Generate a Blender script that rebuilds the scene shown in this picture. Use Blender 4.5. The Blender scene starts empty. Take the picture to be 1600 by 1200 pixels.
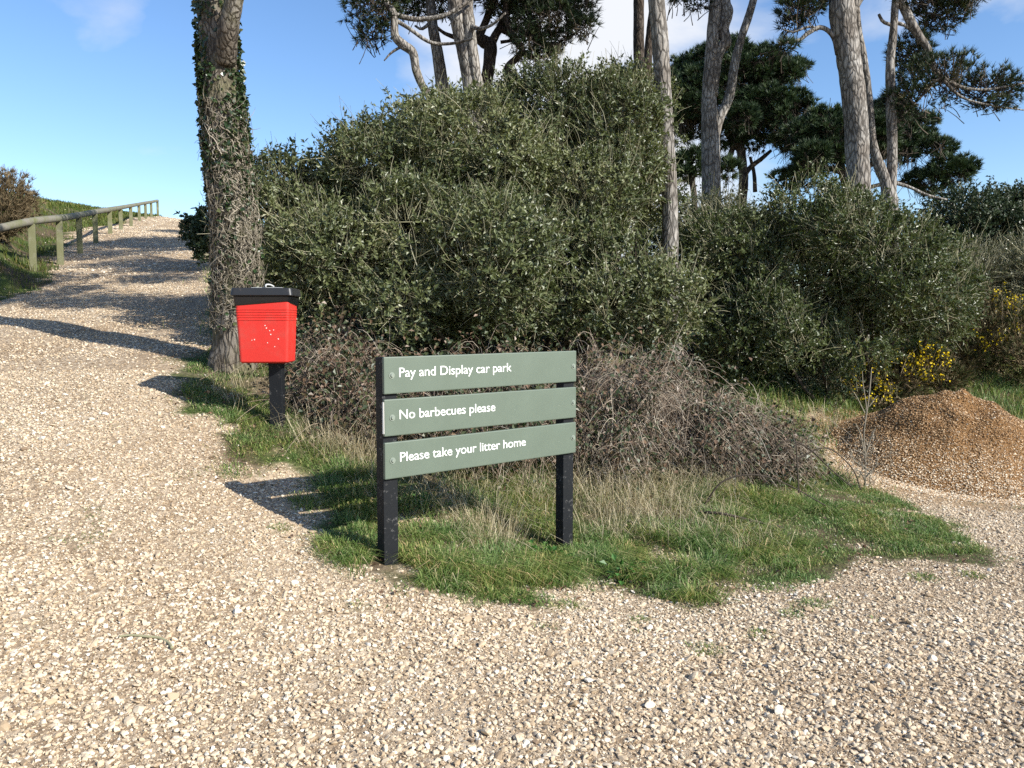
import bpy, bmesh, math, random
import numpy as np
from mathutils import Vector, Matrix

S = bpy.context.scene
COL = S.collection
rng = np.random.default_rng(7)
random.seed(7)
R = math.radians

# ------------------------------------------------------------------ camera
F = 1290.0                       # focal length in photo pixels (1600 wide)
CAM = np.array([0.0, 0.0, 1.6])
PITCH = math.atan(95 / F)
cam_d = bpy.data.cameras.new('camera')
cam_d.sensor_width = 36.0
cam_d.lens = 36.0 * F / 1600
cam_d.clip_end = 3000
cam_d.clip_start = 0.05
cam = bpy.data.objects.new('camera', cam_d)
COL.objects.link(cam)
cam.location = CAM
cam.rotation_euler = (R(90) - PITCH, 0, 0)
S.camera = cam

# ------------------------------------------------------------------ sun, sky
SUN_EL = R(33)
sd = np.array([0.86, -0.52, 0.0]); sd /= np.linalg.norm(sd)
SUN = np.array([sd[0] * math.cos(SUN_EL), sd[1] * math.cos(SUN_EL), math.sin(SUN_EL)])
sl = bpy.data.lights.new('sun', 'SUN')
sl.energy = 5.0
sl.angle = R(0.5)
sl.color = (1.0, 0.965, 0.88)
so = bpy.data.objects.new('sun', sl)
COL.objects.link(so)
so.rotation_euler = Vector(SUN).to_track_quat('Z', 'Y').to_euler()

W = bpy.data.worlds.new('World')
S.world = W
W.use_nodes = True
nt = W.node_tree
for n in list(nt.nodes):
    nt.nodes.remove(n)
N = nt.nodes.new
out = N('ShaderNodeOutputWorld')
bg = N('ShaderNodeBackground'); bg.inputs['Strength'].default_value = 0.093
sky = N('ShaderNodeTexSky'); sky.sky_type = 'NISHITA'
sky.sun_disc = False
sky.sun_elevation = SUN_EL
sky.sun_rotation = math.atan2(SUN[0], SUN[1])
sky.altitude = 0; sky.air_density = 1.0; sky.dust_density = 0.2; sky.ozone_density = 2.6
hs = N('ShaderNodeHueSaturation'); hs.inputs['Hue'].default_value = 0.505; hs.inputs['Saturation'].default_value = 1.14; hs.inputs['Value'].default_value = 1.32
tc = N('ShaderNodeTexCoord')
mp = N('ShaderNodeMapping'); mp.inputs['Scale'].default_value = (1.0, 1.0, 2.1); mp.inputs['Rotation'].default_value = (-0.075, 0, 0); mp.inputs['Location'].default_value = (0.0424, 0.0383, -1.5828)
nz = N('ShaderNodeTexNoise'); nz.inputs['Scale'].default_value = 3.0; nz.inputs['Detail'].default_value = 9; nz.inputs['Roughness'].default_value = 0.52
nz.inputs['Distortion'].default_value = 0.3
cr = N('ShaderNodeValToRGB')
cr.color_ramp.elements[0].position = 0.562; cr.color_ramp.elements[0].color = (0, 0, 0, 1)
cr.color_ramp.elements[1].position = 0.76; cr.color_ramp.elements[1].color = (1, 1, 1, 1)
# one bank of cloud: a broad patch of directions above the trees
vd = N('ShaderNodeVectorMath'); vd.operation = 'DOT_PRODUCT'
cd = Vector((0.04, 1.0, 0.30)).normalized()
vd.inputs[1].default_value = cd
mr = N('ShaderNodeMapRange'); mr.inputs['From Min'].default_value = 0.955; mr.inputs['From Max'].default_value = 0.998
mr.inputs['To Min'].default_value = 0.0; mr.inputs['To Max'].default_value = 0.21
ad = N('ShaderNodeMath'); ad.operation = 'ADD'
mx = N('ShaderNodeMixRGB'); mx.inputs['Color2'].default_value = (6.0, 6.2, 6.6, 1)
L = nt.links.new
L(tc.outputs['Generated'], mp.inputs['Vector']); L(mp.outputs['Vector'], nz.inputs['Vector'])
L(tc.outputs['Generated'], vd.inputs[0]); L(vd.outputs['Value'], mr.inputs['Value'])
L(nz.outputs['Fac'], ad.inputs[0]); L(mr.outputs['Result'], ad.inputs[1]); L(ad.outputs['Value'], cr.inputs['Fac'])
L(sky.outputs['Color'], hs.inputs['Color']); L(hs.outputs['Color'], mx.inputs['Color1'])
L(cr.outputs['Color'], mx.inputs['Fac']); L(mx.outputs['Color'], bg.inputs['Color']); L(bg.outputs['Background'], out.inputs['Surface'])

S.view_settings.view_transform = 'Standard'
S.view_settings.look = 'None'
S.view_settings.exposure = 0.72
S.view_settings.gamma = 1
S.render.engine = 'CYCLES'
S.cycles.use_denoising = False
S.cycles.max_bounces = 5
S.cycles.diffuse_bounces = 3
S.cycles.transparent_max_bounces = 4
S.cycles.caustics_reflective = False
S.cycles.caustics_refractive = False

# ------------------------------------------------------------------ photo pixel -> world
cp, sp = math.cos(PITCH), math.sin(PITCH)
def ray(u, v):
    a = (u - 800) / F; b = -(v - 600) / F
    return np.array([a, cp + b * sp, -sp + b * cp])
def at(u, v, Y):
    d = ray(u, v)
    return CAM + d * (Y / d[1])
def ppm(Y):                       # photo pixels per metre at depth Y
    return F / Y

# ------------------------------------------------------------------ noise
_perm = np.random.default_rng(3).random((64, 64, 64)).astype(np.float32)
def vnoise(p):
    p = np.asarray(p, float)
    i = np.floor(p).astype(int); f = p - i
    f = f * f * (3 - 2 * f)
    i0 = i & 63; i1 = (i + 1) & 63
    x0, y0, z0 = i0[..., 0], i0[..., 1], i0[..., 2]
    x1, y1, z1 = i1[..., 0], i1[..., 1], i1[..., 2]
    fx, fy, fz = f[..., 0], f[..., 1], f[..., 2]
    def g(a, b, c): return _perm[a, b, c]
    c00 = g(x0, y0, z0) * (1 - fx) + g(x1, y0, z0) * fx
    c10 = g(x0, y1, z0) * (1 - fx) + g(x1, y1, z0) * fx
    c01 = g(x0, y0, z1) * (1 - fx) + g(x1, y0, z1) * fx
    c11 = g(x0, y1, z1) * (1 - fx) + g(x1, y1, z1) * fx
    return (c00 * (1 - fy) + c10 * fy) * (1 - fz) + (c01 * (1 - fy) + c11 * fy) * fz
def fbm(p, o=4):
    p = np.asarray(p, float); s = 0; a = 0.5; t = 0
    for k in range(o):
        s = s + a * vnoise(p * 2 ** k + 17.3 * k); t += a; a *= 0.5
    return s / t

# ------------------------------------------------------------------ mesh helpers
def new_obj(name, me, parent=None):
    o = bpy.data.objects.new(name, me)
    COL.objects.link(o)
    if parent is not None: o.parent = parent
    return o
def npmesh(name, verts, faces, mat, parent=None, var=None, smooth=False, vattr=None):
    """verts (N,3); faces: list of int arrays (M,k); var: list of per-face floats"""
    verts = np.ascontiguousarray(verts, np.float32)
    faces = [f for f in faces if len(f)]
    me = bpy.data.meshes.new(name)
    me.vertices.add(len(verts)); me.vertices.foreach_set('co', verts.ravel())
    idx = np.concatenate([f.ravel() for f in faces]).astype(np.int32)
    tot = np.concatenate([np.full(len(f), f.shape[1]) for f in faces]).astype(np.int32)
    st = np.concatenate([[0], np.cumsum(tot)[:-1]]).astype(np.int32)
    me.loops.add(len(idx)); me.loops.foreach_set('vertex_index', idx)
    me.polygons.add(len(tot)); me.polygons.foreach_set('loop_start', st)
    me.polygons.foreach_set('use_smooth', np.full(len(tot), smooth))
    me.update(calc_edges=True)
    if var is not None:
        a = me.attributes.new('var', 'FLOAT', 'FACE')
        a.data.foreach_set('value', np.ascontiguousarray(np.concatenate(var) if isinstance(var, list) else var, np.float32))
    if vattr:
        for k, vals in vattr.items():
            a = me.attributes.new(k, 'FLOAT', 'POINT')
            a.data.foreach_set('value', np.ascontiguousarray(vals, np.float32))
    me.materials.append(mat)
    return new_obj(name, me, parent)
class Acc:
    """collects many pieces into ONE mesh"""
    def __init__(s): s.v = []; s.f = {}; s.n = 0
    def add(s, v, faces, var=None):
        v = np.asarray(v, float).reshape(-1, 3)
        for f in faces:
            f = np.asarray(f, int)
            if not len(f): continue
            k = f.shape[1]
            vv = np.full(len(f), 0.5) if var is None else (np.asarray(var, float) if np.ndim(var) else np.full(len(f), float(var)))
            if len(vv) != len(f): vv = np.resize(vv, len(f))
            s.f.setdefault(k, []).append((f + s.n, vv))
        s.v.append(v); s.n += len(v)
    def build(s, name, mat, parent=None, smooth=False):
        fs = []; vs = []
        for k, l in s.f.items():
            fs.append(np.concatenate([a for a, b in l])); vs.append(np.concatenate([b for a, b in l]))
        return npmesh(name, np.concatenate(s.v), fs, mat, parent, vs, smooth)
def thing(name, label, cat, loc, group=None, rotz=0):
    o = bpy.data.objects.new(name, None); COL.objects.link(o)
    o.empty_display_size = 0.2
    o.location = [float(c) for c in loc]; o.rotation_euler = (0, 0, rotz)
    o['label'] = label; o['category'] = cat
    if group: o['group'] = group
    o.matrix_world = Matrix.LocRotScale(Vector(o.location), o.rotation_euler, None)
    return o
def adopt(o, root):
    """parent o (whose mesh is in world coordinates) to root, keeping it in place"""
    o.parent = root
    o.matrix_parent_inverse = Matrix.LocRotScale(root.location, root.rotation_euler, None).inverted()
    return o
def unit(v):
    return v / np.maximum(np.linalg.norm(v, axis=-1, keepdims=True), 1e-9)
def rdir(n):
    return unit(rng.normal(size=(n, 3)))

def catmull(P, n):
    P = np.asarray(P, float)
    if len(P) == 2:
        t = np.linspace(0, 1, n)[:, None]; return P[0] * (1 - t) + P[1] * t
    Q = np.vstack([2 * P[0] - P[1], P, 2 * P[-1] - P[-2]])
    t = np.linspace(0, len(P) - 1, n); i = np.minimum(t.astype(int), len(P) - 2); f = (t - i)[:, None]
    a, b, c, d = Q[i], Q[i + 1], Q[i + 2], Q[i + 3]
    return 0.5 * (2 * b + (c - a) * f + (2 * a - 5 * b + 4 * c - d) * f ** 2 + (3 * b - a - 3 * c + d) * f ** 3)
def tube(P, rad, sides=8, bark=0.0, freq=6.0, cap=True):
    P = np.asarray(P, float); n = len(P); rad = np.broadcast_to(rad, (n,))
    T = unit(np.gradient(P, axis=0))
    up = np.array([0, 1.0, 0.0]) if abs(T[0][1]) < 0.9 else np.array([1.0, 0, 0])
    A = unit(np.cross(T, up)); B = np.cross(T, A)
    th = np.linspace(0, 2 * np.pi, sides, endpoint=False)
    c, s = np.cos(th), np.sin(th)
    r = np.repeat(rad[:, None], sides, 1)
    dirs = A[:, None, :] * c[None, :, None] + B[:, None, :] * s[None, :, None]
    if bark:
        q = P[:, None, :] + dirs * r[..., None]
        q2 = np.stack([q[..., 0] * freq * 2.2, q[..., 1] * freq * 2.2, q[..., 2] * freq * 0.5], -1)
        e = np.abs(fbm(q2, 3) - 0.5) * 2
        big = fbm(q * 1.6, 2) - 0.5
        r = r * (1 + bark * (np.minimum(e * 2.4, 1) - 0.7) + bark * 1.5 * big)
    V = P[:, None, :] + dirs * r[..., None]
    i = np.arange(n - 1)[:, None] * sides; j = np.arange(sides)[None, :]; j2 = (j + 1) % sides
    q = np.stack([i + j, i + j2, i + sides + j2, i + sides + j], -1).reshape(-1, 4)
    V = V.reshape(-1, 3)
    fs = [q]
    if cap:
        V = np.vstack([V, P[-1], P[0]]); k = n * sides
        jj = np.arange(sides); j2 = (jj + 1) % sides
        fs.append(np.stack([(n - 1) * sides + jj, (n - 1) * sides + j2, np.full(sides, k)], -1))
        fs.append(np.stack([j2, jj, np.full(sides, k + 1)], -1))
    return V, fs
def twigs(P0, P1, P2, r0, r1, segs=4, sides=3):
    """many thin quadratic-curve tubes at once"""
    n = len(P0); t = np.linspace(0, 1, segs + 1)[None, :, None]
    P = P0[:, None] * (1 - t) ** 2 + 2 * P1[:, None] * t * (1 - t) + P2[:, None] * t ** 2
    T = unit(np.gradient(P, axis=1))
    ref = np.where(np.abs(T[..., 2:3]) > 0.8, np.array([1.0, 0, 0]), np.array([0, 0, 1.0]))
    A = unit(np.cross(T, ref)); B = np.cross(T, A)
    r0 = np.broadcast_to(r0, (n,)); r1 = np.broadcast_to(r1, (n,))
    rr = r0[:, None] + (r1 - r0)[:, None] * t[0, :, 0][None]
    th = np.linspace(0, 2 * np.pi, sides, endpoint=False)
    V = P[:, :, None, :] + rr[:, :, None, None] * (A[:, :, None, :] * np.cos(th)[None, None, :, None] + B[:, :, None, :] * np.sin(th)[None, None, :, None])
    base = (np.arange(n) * (segs + 1) * sides)[:, None, None]
    i = np.arange(segs)[None, :, None] * sides; j = np.arange(sides)[None, None, :]; j2 = (j + 1) % sides
    q = np.stack([base + i + j, base + i + j2, base + i + sides + j2, base + i + sides + j], -1).reshape(-1, 4)
    return V.reshape(-1, 3), [q], np.repeat(rng.random(n), segs * sides)
def leaves(C, D, ln, wd, fold=0.25, nrm=None):
    """leaf quads: base at C, pointing along D; folded on the midrib"""
    n = len(C)
    D = unit(D)
    Rn = rdir(n) if nrm is None else unit(nrm + 0.5 * rdir(n))
    Sd = unit(np.cross(D, Rn)); Up = np.cross(Sd, D)
    ln = np.broadcast_to(ln, (n,))[:, None]; wd = np.broadcast_to(wd, (n,))[:, None]
    b = C; tip = C + D * ln - Up * ln * 0.12
    m = C + D * ln * 0.5
    l = m - Sd * wd * 0.5 + Up * wd * fold; r = m + Sd * wd * 0.5 + Up * wd * fold
    V = np.stack([b, l, tip, r], 1).reshape(-1, 3)
    q = np.arange(n * 4).reshape(-1, 4)
    return V, [q], rng.random(n)
def needles(C, D, per, ln, wd, spread=0.8):
    n = len(C)
    C = np.repeat(C, per, 0); D = np.repeat(D, per, 0)
    d = unit(unit(D) + spread * rdir(n * per))
    Sd = unit(np.cross(d, rdir(n * per)))
    l = ln * rng.uniform(0.6, 1.15, n * per)[:, None]
    V = np.stack([C - Sd * wd * 0.5, C + Sd * wd * 0.5, C + d * l], 1).reshape(-1, 3)
    return V, [np.arange(n * per * 3).reshape(-1, 3)], np.repeat(rng.random(n), per)
def blades(P, H, lean, wd, az=None, bend=0.5):
    n = len(P)
    az = rng.uniform(0, 2 * np.pi, n) if az is None else az
    h = np.stack([np.cos(az), np.sin(az), np.zeros(n)], -1)
    a2 = az + np.pi / 2 + rng.normal(0, .6, n); s = np.stack([np.cos(a2), np.sin(a2), np.zeros(n)], -1)
    H = np.broadcast_to(H, (n,))[:, None]; lean = np.broadcast_to(lean, (n,))[:, None]; wd = np.broadcast_to(wd, (n,))[:, None]
    z = np.array([0, 0, 1.0])
    m = P + z * H * 0.55 + h * H * lean * 0.3
    t = P + z * H * (1 - 0.45 * np.minimum(lean, 1.5)) + h * H * lean * (0.6 + bend * 0.5)
    V = np.stack([P - s * wd / 2, P + s * wd / 2, m + s * wd * 0.4, m - s * wd * 0.4, t], 1).reshape(-1, 3)
    b = np.arange(n)[:, None] * 5
    var = rng.random(n)
    return V, [b + np.array([[0, 1, 2, 3]]), b + np.array([[3, 2, 4]])], var
def add_blades(acc, P, H, lean, wd, az=None, bend=.5):
    k = np.hypot(P[:, 0] + .70, P[:, 1] - 4.72) > .17 * (.6 + .8 * fbm(P * 9, 2))
    n0 = len(P); P = P[k]
    H, lean, wd = [np.broadcast_to(q, (n0,))[k] for q in (H, lean, wd)]
    az = None if az is None else az[k]
    V, f, var = blades(P, H, lean, wd, az, bend); acc.add(V, f, var)
def box(sx, sy, sz, bevel=0.0, loc=(0, 0, 0), seg=2):
    bm = bmesh.new(); bmesh.ops.create_cube(bm, size=1)
    for v in bm.verts:
        v.co = Vector((v.co.x * sx + loc[0], v.co.y * sy + loc[1], v.co.z * sz + loc[2]))
    if bevel: bmesh.ops.bevel(bm, geom=bm.edges[:], offset=bevel, segments=seg, affect='EDGES', profile=0.6)
    return bm
def bmobj(name, bm, mat, parent=None, smooth=False):
    me = bpy.data.meshes.new(name); bm.to_mesh(me); bm.free(); me.materials.append(mat)
    if smooth: me.polygons.foreach_set('use_smooth', [True] * len(me.polygons))
    return new_obj(name, me, parent)

# ------------------------------------------------------------------ materials
def mat_new(name, rough=0.7, spec=0.3):
    m = bpy.data.materials.new(name); m.use_nodes = True
    b = m.node_tree.nodes['Principled BSDF']
    b.inputs['Roughness'].default_value = rough
    b.inputs['Specular IOR Level'].default_value = spec
    return m, m.node_tree, b
def ramp(t, stops, src, interp='LINEAR'):
    r = t.nodes.new('ShaderNodeValToRGB'); r.color_ramp.interpolation = interp
    e = r.color_ramp.elements
    while len(e) < len(stops): e.new(0.5)
    for k, (p, c) in enumerate(stops):
        e[k].position = p; e[k].color = (*c, 1) if len(c) == 3 else c
    t.links.new(src, r.inputs['Fac']); return r.outputs['Color']
def noise_tex(t, scale, detail=4, rough=0.5, coord='Object', stretch=None, out='Fac'):
    tc = t.nodes.new('ShaderNodeTexCoord'); n = t.nodes.new('ShaderNodeTexNoise')
    n.inputs['Scale'].default_value = scale; n.inputs['Detail'].default_value = detail; n.inputs['Roughness'].default_value = rough
    src = tc.outputs[coord]
    if stretch:
        mp = t.nodes.new('ShaderNodeMapping'); mp.inputs['Scale'].default_value = stretch
        t.links.new(src, mp.inputs['Vector']); src = mp.outputs['Vector']
    t.links.new(src, n.inputs['Vector']); return n.outputs[out]
def mixc(t, fac, a, b, mode='MIX'):
    m = t.nodes.new('ShaderNodeMixRGB'); m.blend_type = mode
    for k, s in (('Fac', fac), ('Color1', a), ('Color2', b)):
        if isinstance(s, bpy.types.NodeSocket): t.links.new(s, m.inputs[k])
        elif isinstance(s, (int, float)): m.inputs[k].default_value = s
        else: m.inputs[k].default_value = (*s, 1)
    return m.outputs['Color']
def bump(t, b, h, strength=0.5, dist=0.01):
    n = t.nodes.new('ShaderNodeBump'); n.inputs['Strength'].default_value = strength; n.inputs['Distance'].default_value = dist
    t.links.new(h, n.inputs['Height']); t.links.new(n.outputs['Normal'], b.inputs['Normal'])
def attr(t, name):
    a = t.nodes.new('ShaderNodeAttribute'); a.attribute_name = name; return a.outputs['Fac']
def var_mat(name, stops, rough=0.6, spec=0.3, trans=0.0, patch=None):
    """colour chosen per leaf / blade / stone from its own value"""
    m, t, b = mat_new(name, rough, spec)
    c = ramp(t, stops, attr(t, 'var'))
    if patch:
        f = noise_tex(t, patch[0], 3)
        f = ramp(t, [(0.4, (0, 0, 0)), (0.62, (1, 1, 1))], f)
        c = mixc(t, f, c, mixc(t, 1.0, c, patch[1], 'MULTIPLY'))
    t.links.new(c, b.inputs['Base Color'])
    if trans:
        tr = t.nodes.new('ShaderNodeBsdfTranslucent'); t.links.new(mixc(t, 1.0, c, (1.2, 1.25, 0.7), 'MULTIPLY'), tr.inputs['Color'])
        mxs = t.nodes.new('ShaderNodeMixShader'); mxs.inputs[0].default_value = trans
        t.links.new(b.outputs[0], mxs.inputs[1]); t.links.new(tr.outputs[0], mxs.inputs[2])
        t.links.new(mxs.outputs[0], t.nodes['Material Output'].inputs['Surface'])
    return m

M = {}
M['holly'] = var_mat('holly leaf', [(0, (.044, .060, .023)), (.45, (.10, .12, .046)), (.8, (.17, .185, .08)), (1, (.28, .27, .15))], 0.45, 0.6, 0.2)
M['holly_olive'] = var_mat('olive leaf', [(0, (.03, .042, .016)), (.5, (.06, .075, .03)), (1, (.14, .13, .06))], 0.34, 0.5, 0.12)
M['holly_green'] = var_mat('green holly leaf', [(0, (.034, .052, .016)), (.5, (.078, .10, .032)), (.85, (.13, .15, .056)), (1, (.21, .205, .095))], 0.42, 0.55, 0.18)
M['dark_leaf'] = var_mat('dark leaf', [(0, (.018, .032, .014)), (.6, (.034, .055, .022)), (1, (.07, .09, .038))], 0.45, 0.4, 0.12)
M['twig_pale'] = var_mat('pale twig', [(0, (.13, .125, .07)), (.6, (.26, .245, .15)), (1, (.40, .37, .26))], 0.8, 0.1)
M['twig_dark'] = var_mat('dark twig', [(0, (.03, .024, .02)), (1, (.1, .08, .06))], 0.8, 0.1)
M['bramble_stem'] = var_mat('bramble stem', [(0, (.07, .042, .03)), (.3, (.165, .12, .088)), (.65, (.31, .25, .19)), (1, (.48, .415, .325))], 0.75, 0.15)
M['bramble_leaf'] = var_mat('bramble leaf', [(0, (.025, .04, .016)), (.5, (.06, .075, .03)), (.75, (.1, .06, .035)), (1, (.19, .125, .08))], 0.45, 0.4, 0.1)
M['ivy'] = var_mat('ivy leaf', [(0, (.014, .028, .01)), (.6, (.03, .055, .018)), (1, (.08, .085, .035))], 0.33, 0.45, 0.06)
M['ivy_stem'] = var_mat('ivy stem', [(0, (.10, .085, .06)), (.5, (.22, .19, .145)), (1, (.36, .315, .25))], 0.85, 0.1)
M['pine'] = var_mat('pine needles', [(0, (.012, .026, .011)), (.55, (.03, .052, .02)), (.9, (.06, .08, .03)), (1, (.12, .10, .045))], 0.5, 0.3, 0.08)
M['pine_far'] = var_mat('dense pine needles', [(0, (.018, .034, .015)), (.6, (.038, .064, .026)), (1, (.075, .105, .045))], 0.5, 0.25, 0.08)
M['grass'] = var_mat('green grass', [(0, (.06, .12, .03)), (.45, (.125, .215, .06)), (.78, (.20, .28, .095)), (.92, (.33, .33, .16)), (1, (.52, .46, .30))], 0.55, 0.25, 0.25, patch=(2.6, (1.25, 1.0, .85)))
M['bank_grass'] = var_mat('bank grass', [(0, (.045, .075, .015)), (.5, (.085, .13, .028)), (.85, (.13, .16, .045)), (1, (.28, .25, .12))], 0.55, 0.2, 0.25, patch=(1.6, (1.2, .95, .8)))
M['straw'] = var_mat('dry grass', [(0, (.2, .16, .09)), (.5, (.42, .35, .22)), (1, (.64, .56, .39))], 0.7, 0.2, 0.2)
M['stone'] = var_mat('flint gravel', [(0, (.2, .14, .09)), (.1, (.32, .23, .14)), (.35, (.46, .347, .226)), (.6, (.545, .436, .304)), (.85, (.62, .525, .395)), (1, (.68, .62, .515))], 0.62, 0.3)
M['chip'] = var_mat('chippings', [(0, (.10, .052, .02)), (.3, (.26, .142, .062)), (.62, (.45, .29, .15)), (.85, (.61, .45, .285)), (1, (.70, .60, .46))], 0.75, 0.2)
M['gorse_spine'] = var_mat('gorse spines', [(0, (.035, .045, .014)), (.6, (.075, .085, .028)), (1, (.15, .12, .06))], 0.6, 0.2)
M['gorse_dry'] = var_mat('dry gorse', [(0, (.06, .045, .025)), (.6, (.15, .11, .06)), (1, (.26, .2, .12))], 0.7, 0.15)
M['gorse_flower'] = var_mat('gorse flowers', [(0, (.66, .47, .012)), (1, (.88, .68, .03))], 0.5, 0.2, 0.15)
M['litter'] = var_mat('dead leaves', [(0, (.07, .04, .025)), (.6, (.19, .11, .065)), (1, (.34, .24, .16))], 0.7, 0.2)
M['weed'] = var_mat('weed leaf', [(0, (.035, .10, .02)), (1, (.07, .17, .035))], 0.4, 0.35, 0.2)

def bark_mat(name, dark, mid, light, scale=1.0, moss=None):
    m, t, b = mat_new(name, 0.9, 0.1)
    tc = t.nodes.new('ShaderNodeTexCoord'); mp = t.nodes.new('ShaderNodeMapping')
    mp.inputs['Scale'].default_value = (1, 1, 0.32); t.links.new(tc.outputs['Object'], mp.inputs['Vector'])
    wn = t.nodes.new('ShaderNodeTexNoise'); wn.inputs['Scale'].default_value = 9 * scale; wn.inputs['Detail'].default_value = 5
    t.links.new(mp.outputs['Vector'], wn.inputs['Vector'])
    mxv = mixc(t, 0.09, mp.outputs['Vector'], wn.outputs['Color'])
    vo = t.nodes.new('ShaderNodeTexVoronoi'); vo.feature = 'DISTANCE_TO_EDGE'; vo.inputs['Scale'].default_value = 20 * scale
    t.links.new(mxv, vo.inputs['Vector'])
    crack = ramp(t, [(0.0, (.12, .12, .12)), (0.2, (1, 1, 1))], vo.outputs['Distance'])
    n2 = noise_tex(t, 30 * scale, 5, 0.65, stretch=(1, 1, .35))
    base = ramp(t, [(0.3, mid), (0.7, light)], n2)
    c = mixc(t, crack, dark, base)
    big = ramp(t, [(0.38, (.62, .58, .55)), (0.65, (1, 1, 1))], noise_tex(t, 2.6, 3))
    c = mixc(t, 1.0, c, big, 'MULTIPLY')
    if moss:
        f = ramp(t, [(0.5, (0, 0, 0)), (0.68, (1, 1, 1))], noise_tex(t, 3.2, 4))
        c = mixc(t, f, c, moss)
    t.links.new(c, b.inputs['Base Color'])
    h = mixc(t, 0.35, crack, n2)
    bump(t, b, h, 0.9, 0.02)
    return m
M['bark'] = bark_mat('pine bark', (.068, .06, .052), (.25, .232, .21), (.43, .405, .372))
M['bark_ivy'] = bark_mat('ivy tree bark', (.05, .042, .034), (.17, .152, .128), (.30, .272, .235), 1.2, (.13, .12, .07))
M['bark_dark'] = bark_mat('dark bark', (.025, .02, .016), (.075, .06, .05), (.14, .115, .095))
M['bark_far'] = bark_mat('far bark', (.03, .025, .02), (.085, .07, .055), (.16, .13, .105), .5)

def ground_mat():
    m, t, b = mat_new('ground', 0.9, 0.15)
    # gravel bed: sandy fines with stone-sized cells
    tc = t.nodes.new('ShaderNodeTexCoord')
    vo = t.nodes.new('ShaderNodeTexVoronoi'); vo.inputs['Scale'].default_value = 38; t.links.new(tc.outputs['Object'], vo.inputs['Vector'])
    sep = t.nodes.new('ShaderNodeSeparateColor'); t.links.new(vo.outputs['Color'], sep.inputs[0])
    cell = ramp(t, [(0, (.2, .145, .095)), (.35, (.34, .25, .165)), (.7, (.47, .37, .26)), (1, (.6, .51, .39))], sep.outputs[0])
    fines = ramp(t, [(.3, (.25, .18, .115)), (.7, (.39, .30, .2))], noise_tex(t, 60, 6, .7))
    damp = ramp(t, [(.42, (1, 1, 1)), (.62, (.8, .76, .72))], noise_tex(t, .9, 4))
    g = mixc(t, 1.0, mixc(t, .55, fines, cell), damp, 'MULTIPLY')
    # soil and litter under the plants
    s = ramp(t, [(.3, (.05, .036, .022)), (.55, (.105, .075, .045)), (.75, (.18, .13, .08))], noise_tex(t, 22, 6, .7))
    turf = ramp(t, [(.3, (.035, .05, .015)), (.6, (.07, .095, .025)), (.8, (.15, .13, .06))], noise_tex(t, 30, 5, .7))
    sf = ramp(t, [(.4, (0, 0, 0)), (.6, (1, 1, 1))], noise_tex(t, 1.7, 4))
    s = mixc(t, sf, turf, s)
    c = mixc(t, attr(t, 'veg'), g, s)
    rust = ramp(t, [(.3, (.2, .12, .06)), (.7, (.4, .28, .16))], noise_tex(t, 45, 5, .7))
    c = mixc(t, attr(t, 'rust'), c, rust)
    bark_litter = ramp(t, [(.3, (.05, .03, .018)), (.7, (.17, .10, .06))], noise_tex(t, 40, 5, .7))
    t.links.new(c, b.inputs['Base Color'])
    hb = t.nodes.new('ShaderNodeMath'); hb.operation = 'ADD'
    t.links.new(vo.outputs['Distance'], hb.inputs[0]); t.links.new(noise_tex(t, 90, 4, .6), hb.inputs[1])
    bump(t, b, hb.outputs[0], 0.7, 0.012)
    return m
M['ground'] = ground_mat()

def paint(name, col, rough=.5, spec=.4, wear=None, wscale=6, wth=(.62, .7), bmp=0.0):
    m, t, b = mat_new(name, rough, spec)
    n = noise_tex(t, 5, 5, .6)
    c = mixc(t, n, tuple(x * .88 for x in col), tuple(min(1, x * 1.1) for x in col))
    if wear:
        w = ramp(t, [(wth[0], (0, 0, 0)), (wth[1], (1, 1, 1))], noise_tex(t, wscale, 8, .7))
        c = mixc(t, w, c, wear)
    t.links.new(c, b.inputs['Base Color'])
    rr = t.nodes.new('ShaderNodeMapRange'); rr.inputs['To Min'].default_value = rough * .8; rr.inputs['To Max'].default_value = min(1, rough * 1.2)
    t.links.new(n, rr.inputs['Value']); t.links.new(rr.outputs[0], b.inputs['Roughness'])
    if bmp: bump(t, b, noise_tex(t, 60, 4, .6), bmp, .003)
    return m
M['board'] = paint('sage green board', (.112, .140, .108), .45, .4, (.42, .44, .39), 26, (.69, .75))
M['board_edge'] = paint('chipped edge', (.72, .70, .64), .7)
M['white'] = paint('white lettering', (.84, .84, .80), .5, .3)
M['bolt'] = paint('bolt head', (.2, .23, .19), .4, .5)
M['post_black'] = paint('black stained post', (.009, .010, .012), .6, .2, (.13, .125, .12), 30, (.58, .7), .4)
M['red'] = paint('red plastic', (.60, .03, .022), .4, .4, (.5, .06, .045), 3, (.5, .7))
M['blackplastic'] = paint('black plastic lid', (.022, .022, .024), .4, .4, (.09, .07, .06), 12, (.6, .75))
M['liner'] = paint('black bin liner', (.008, .008, .010), .22, .6)
M['steel'] = paint('pale metal', (.4, .4, .39), .45, .5)
M['hole'] = paint('bare spot', (.8, .62, .56), .6)
M['fence_top'] = paint('weathered rail', (.19, .175, .14), .8, .15, (.12, .13, .05), 4, (.45, .65), .6)
M['fence_post'] = paint('mossy post', (.15, .15, .08), .85, .15, (.22, .21, .15), 5, (.5, .7), .6)

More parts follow.
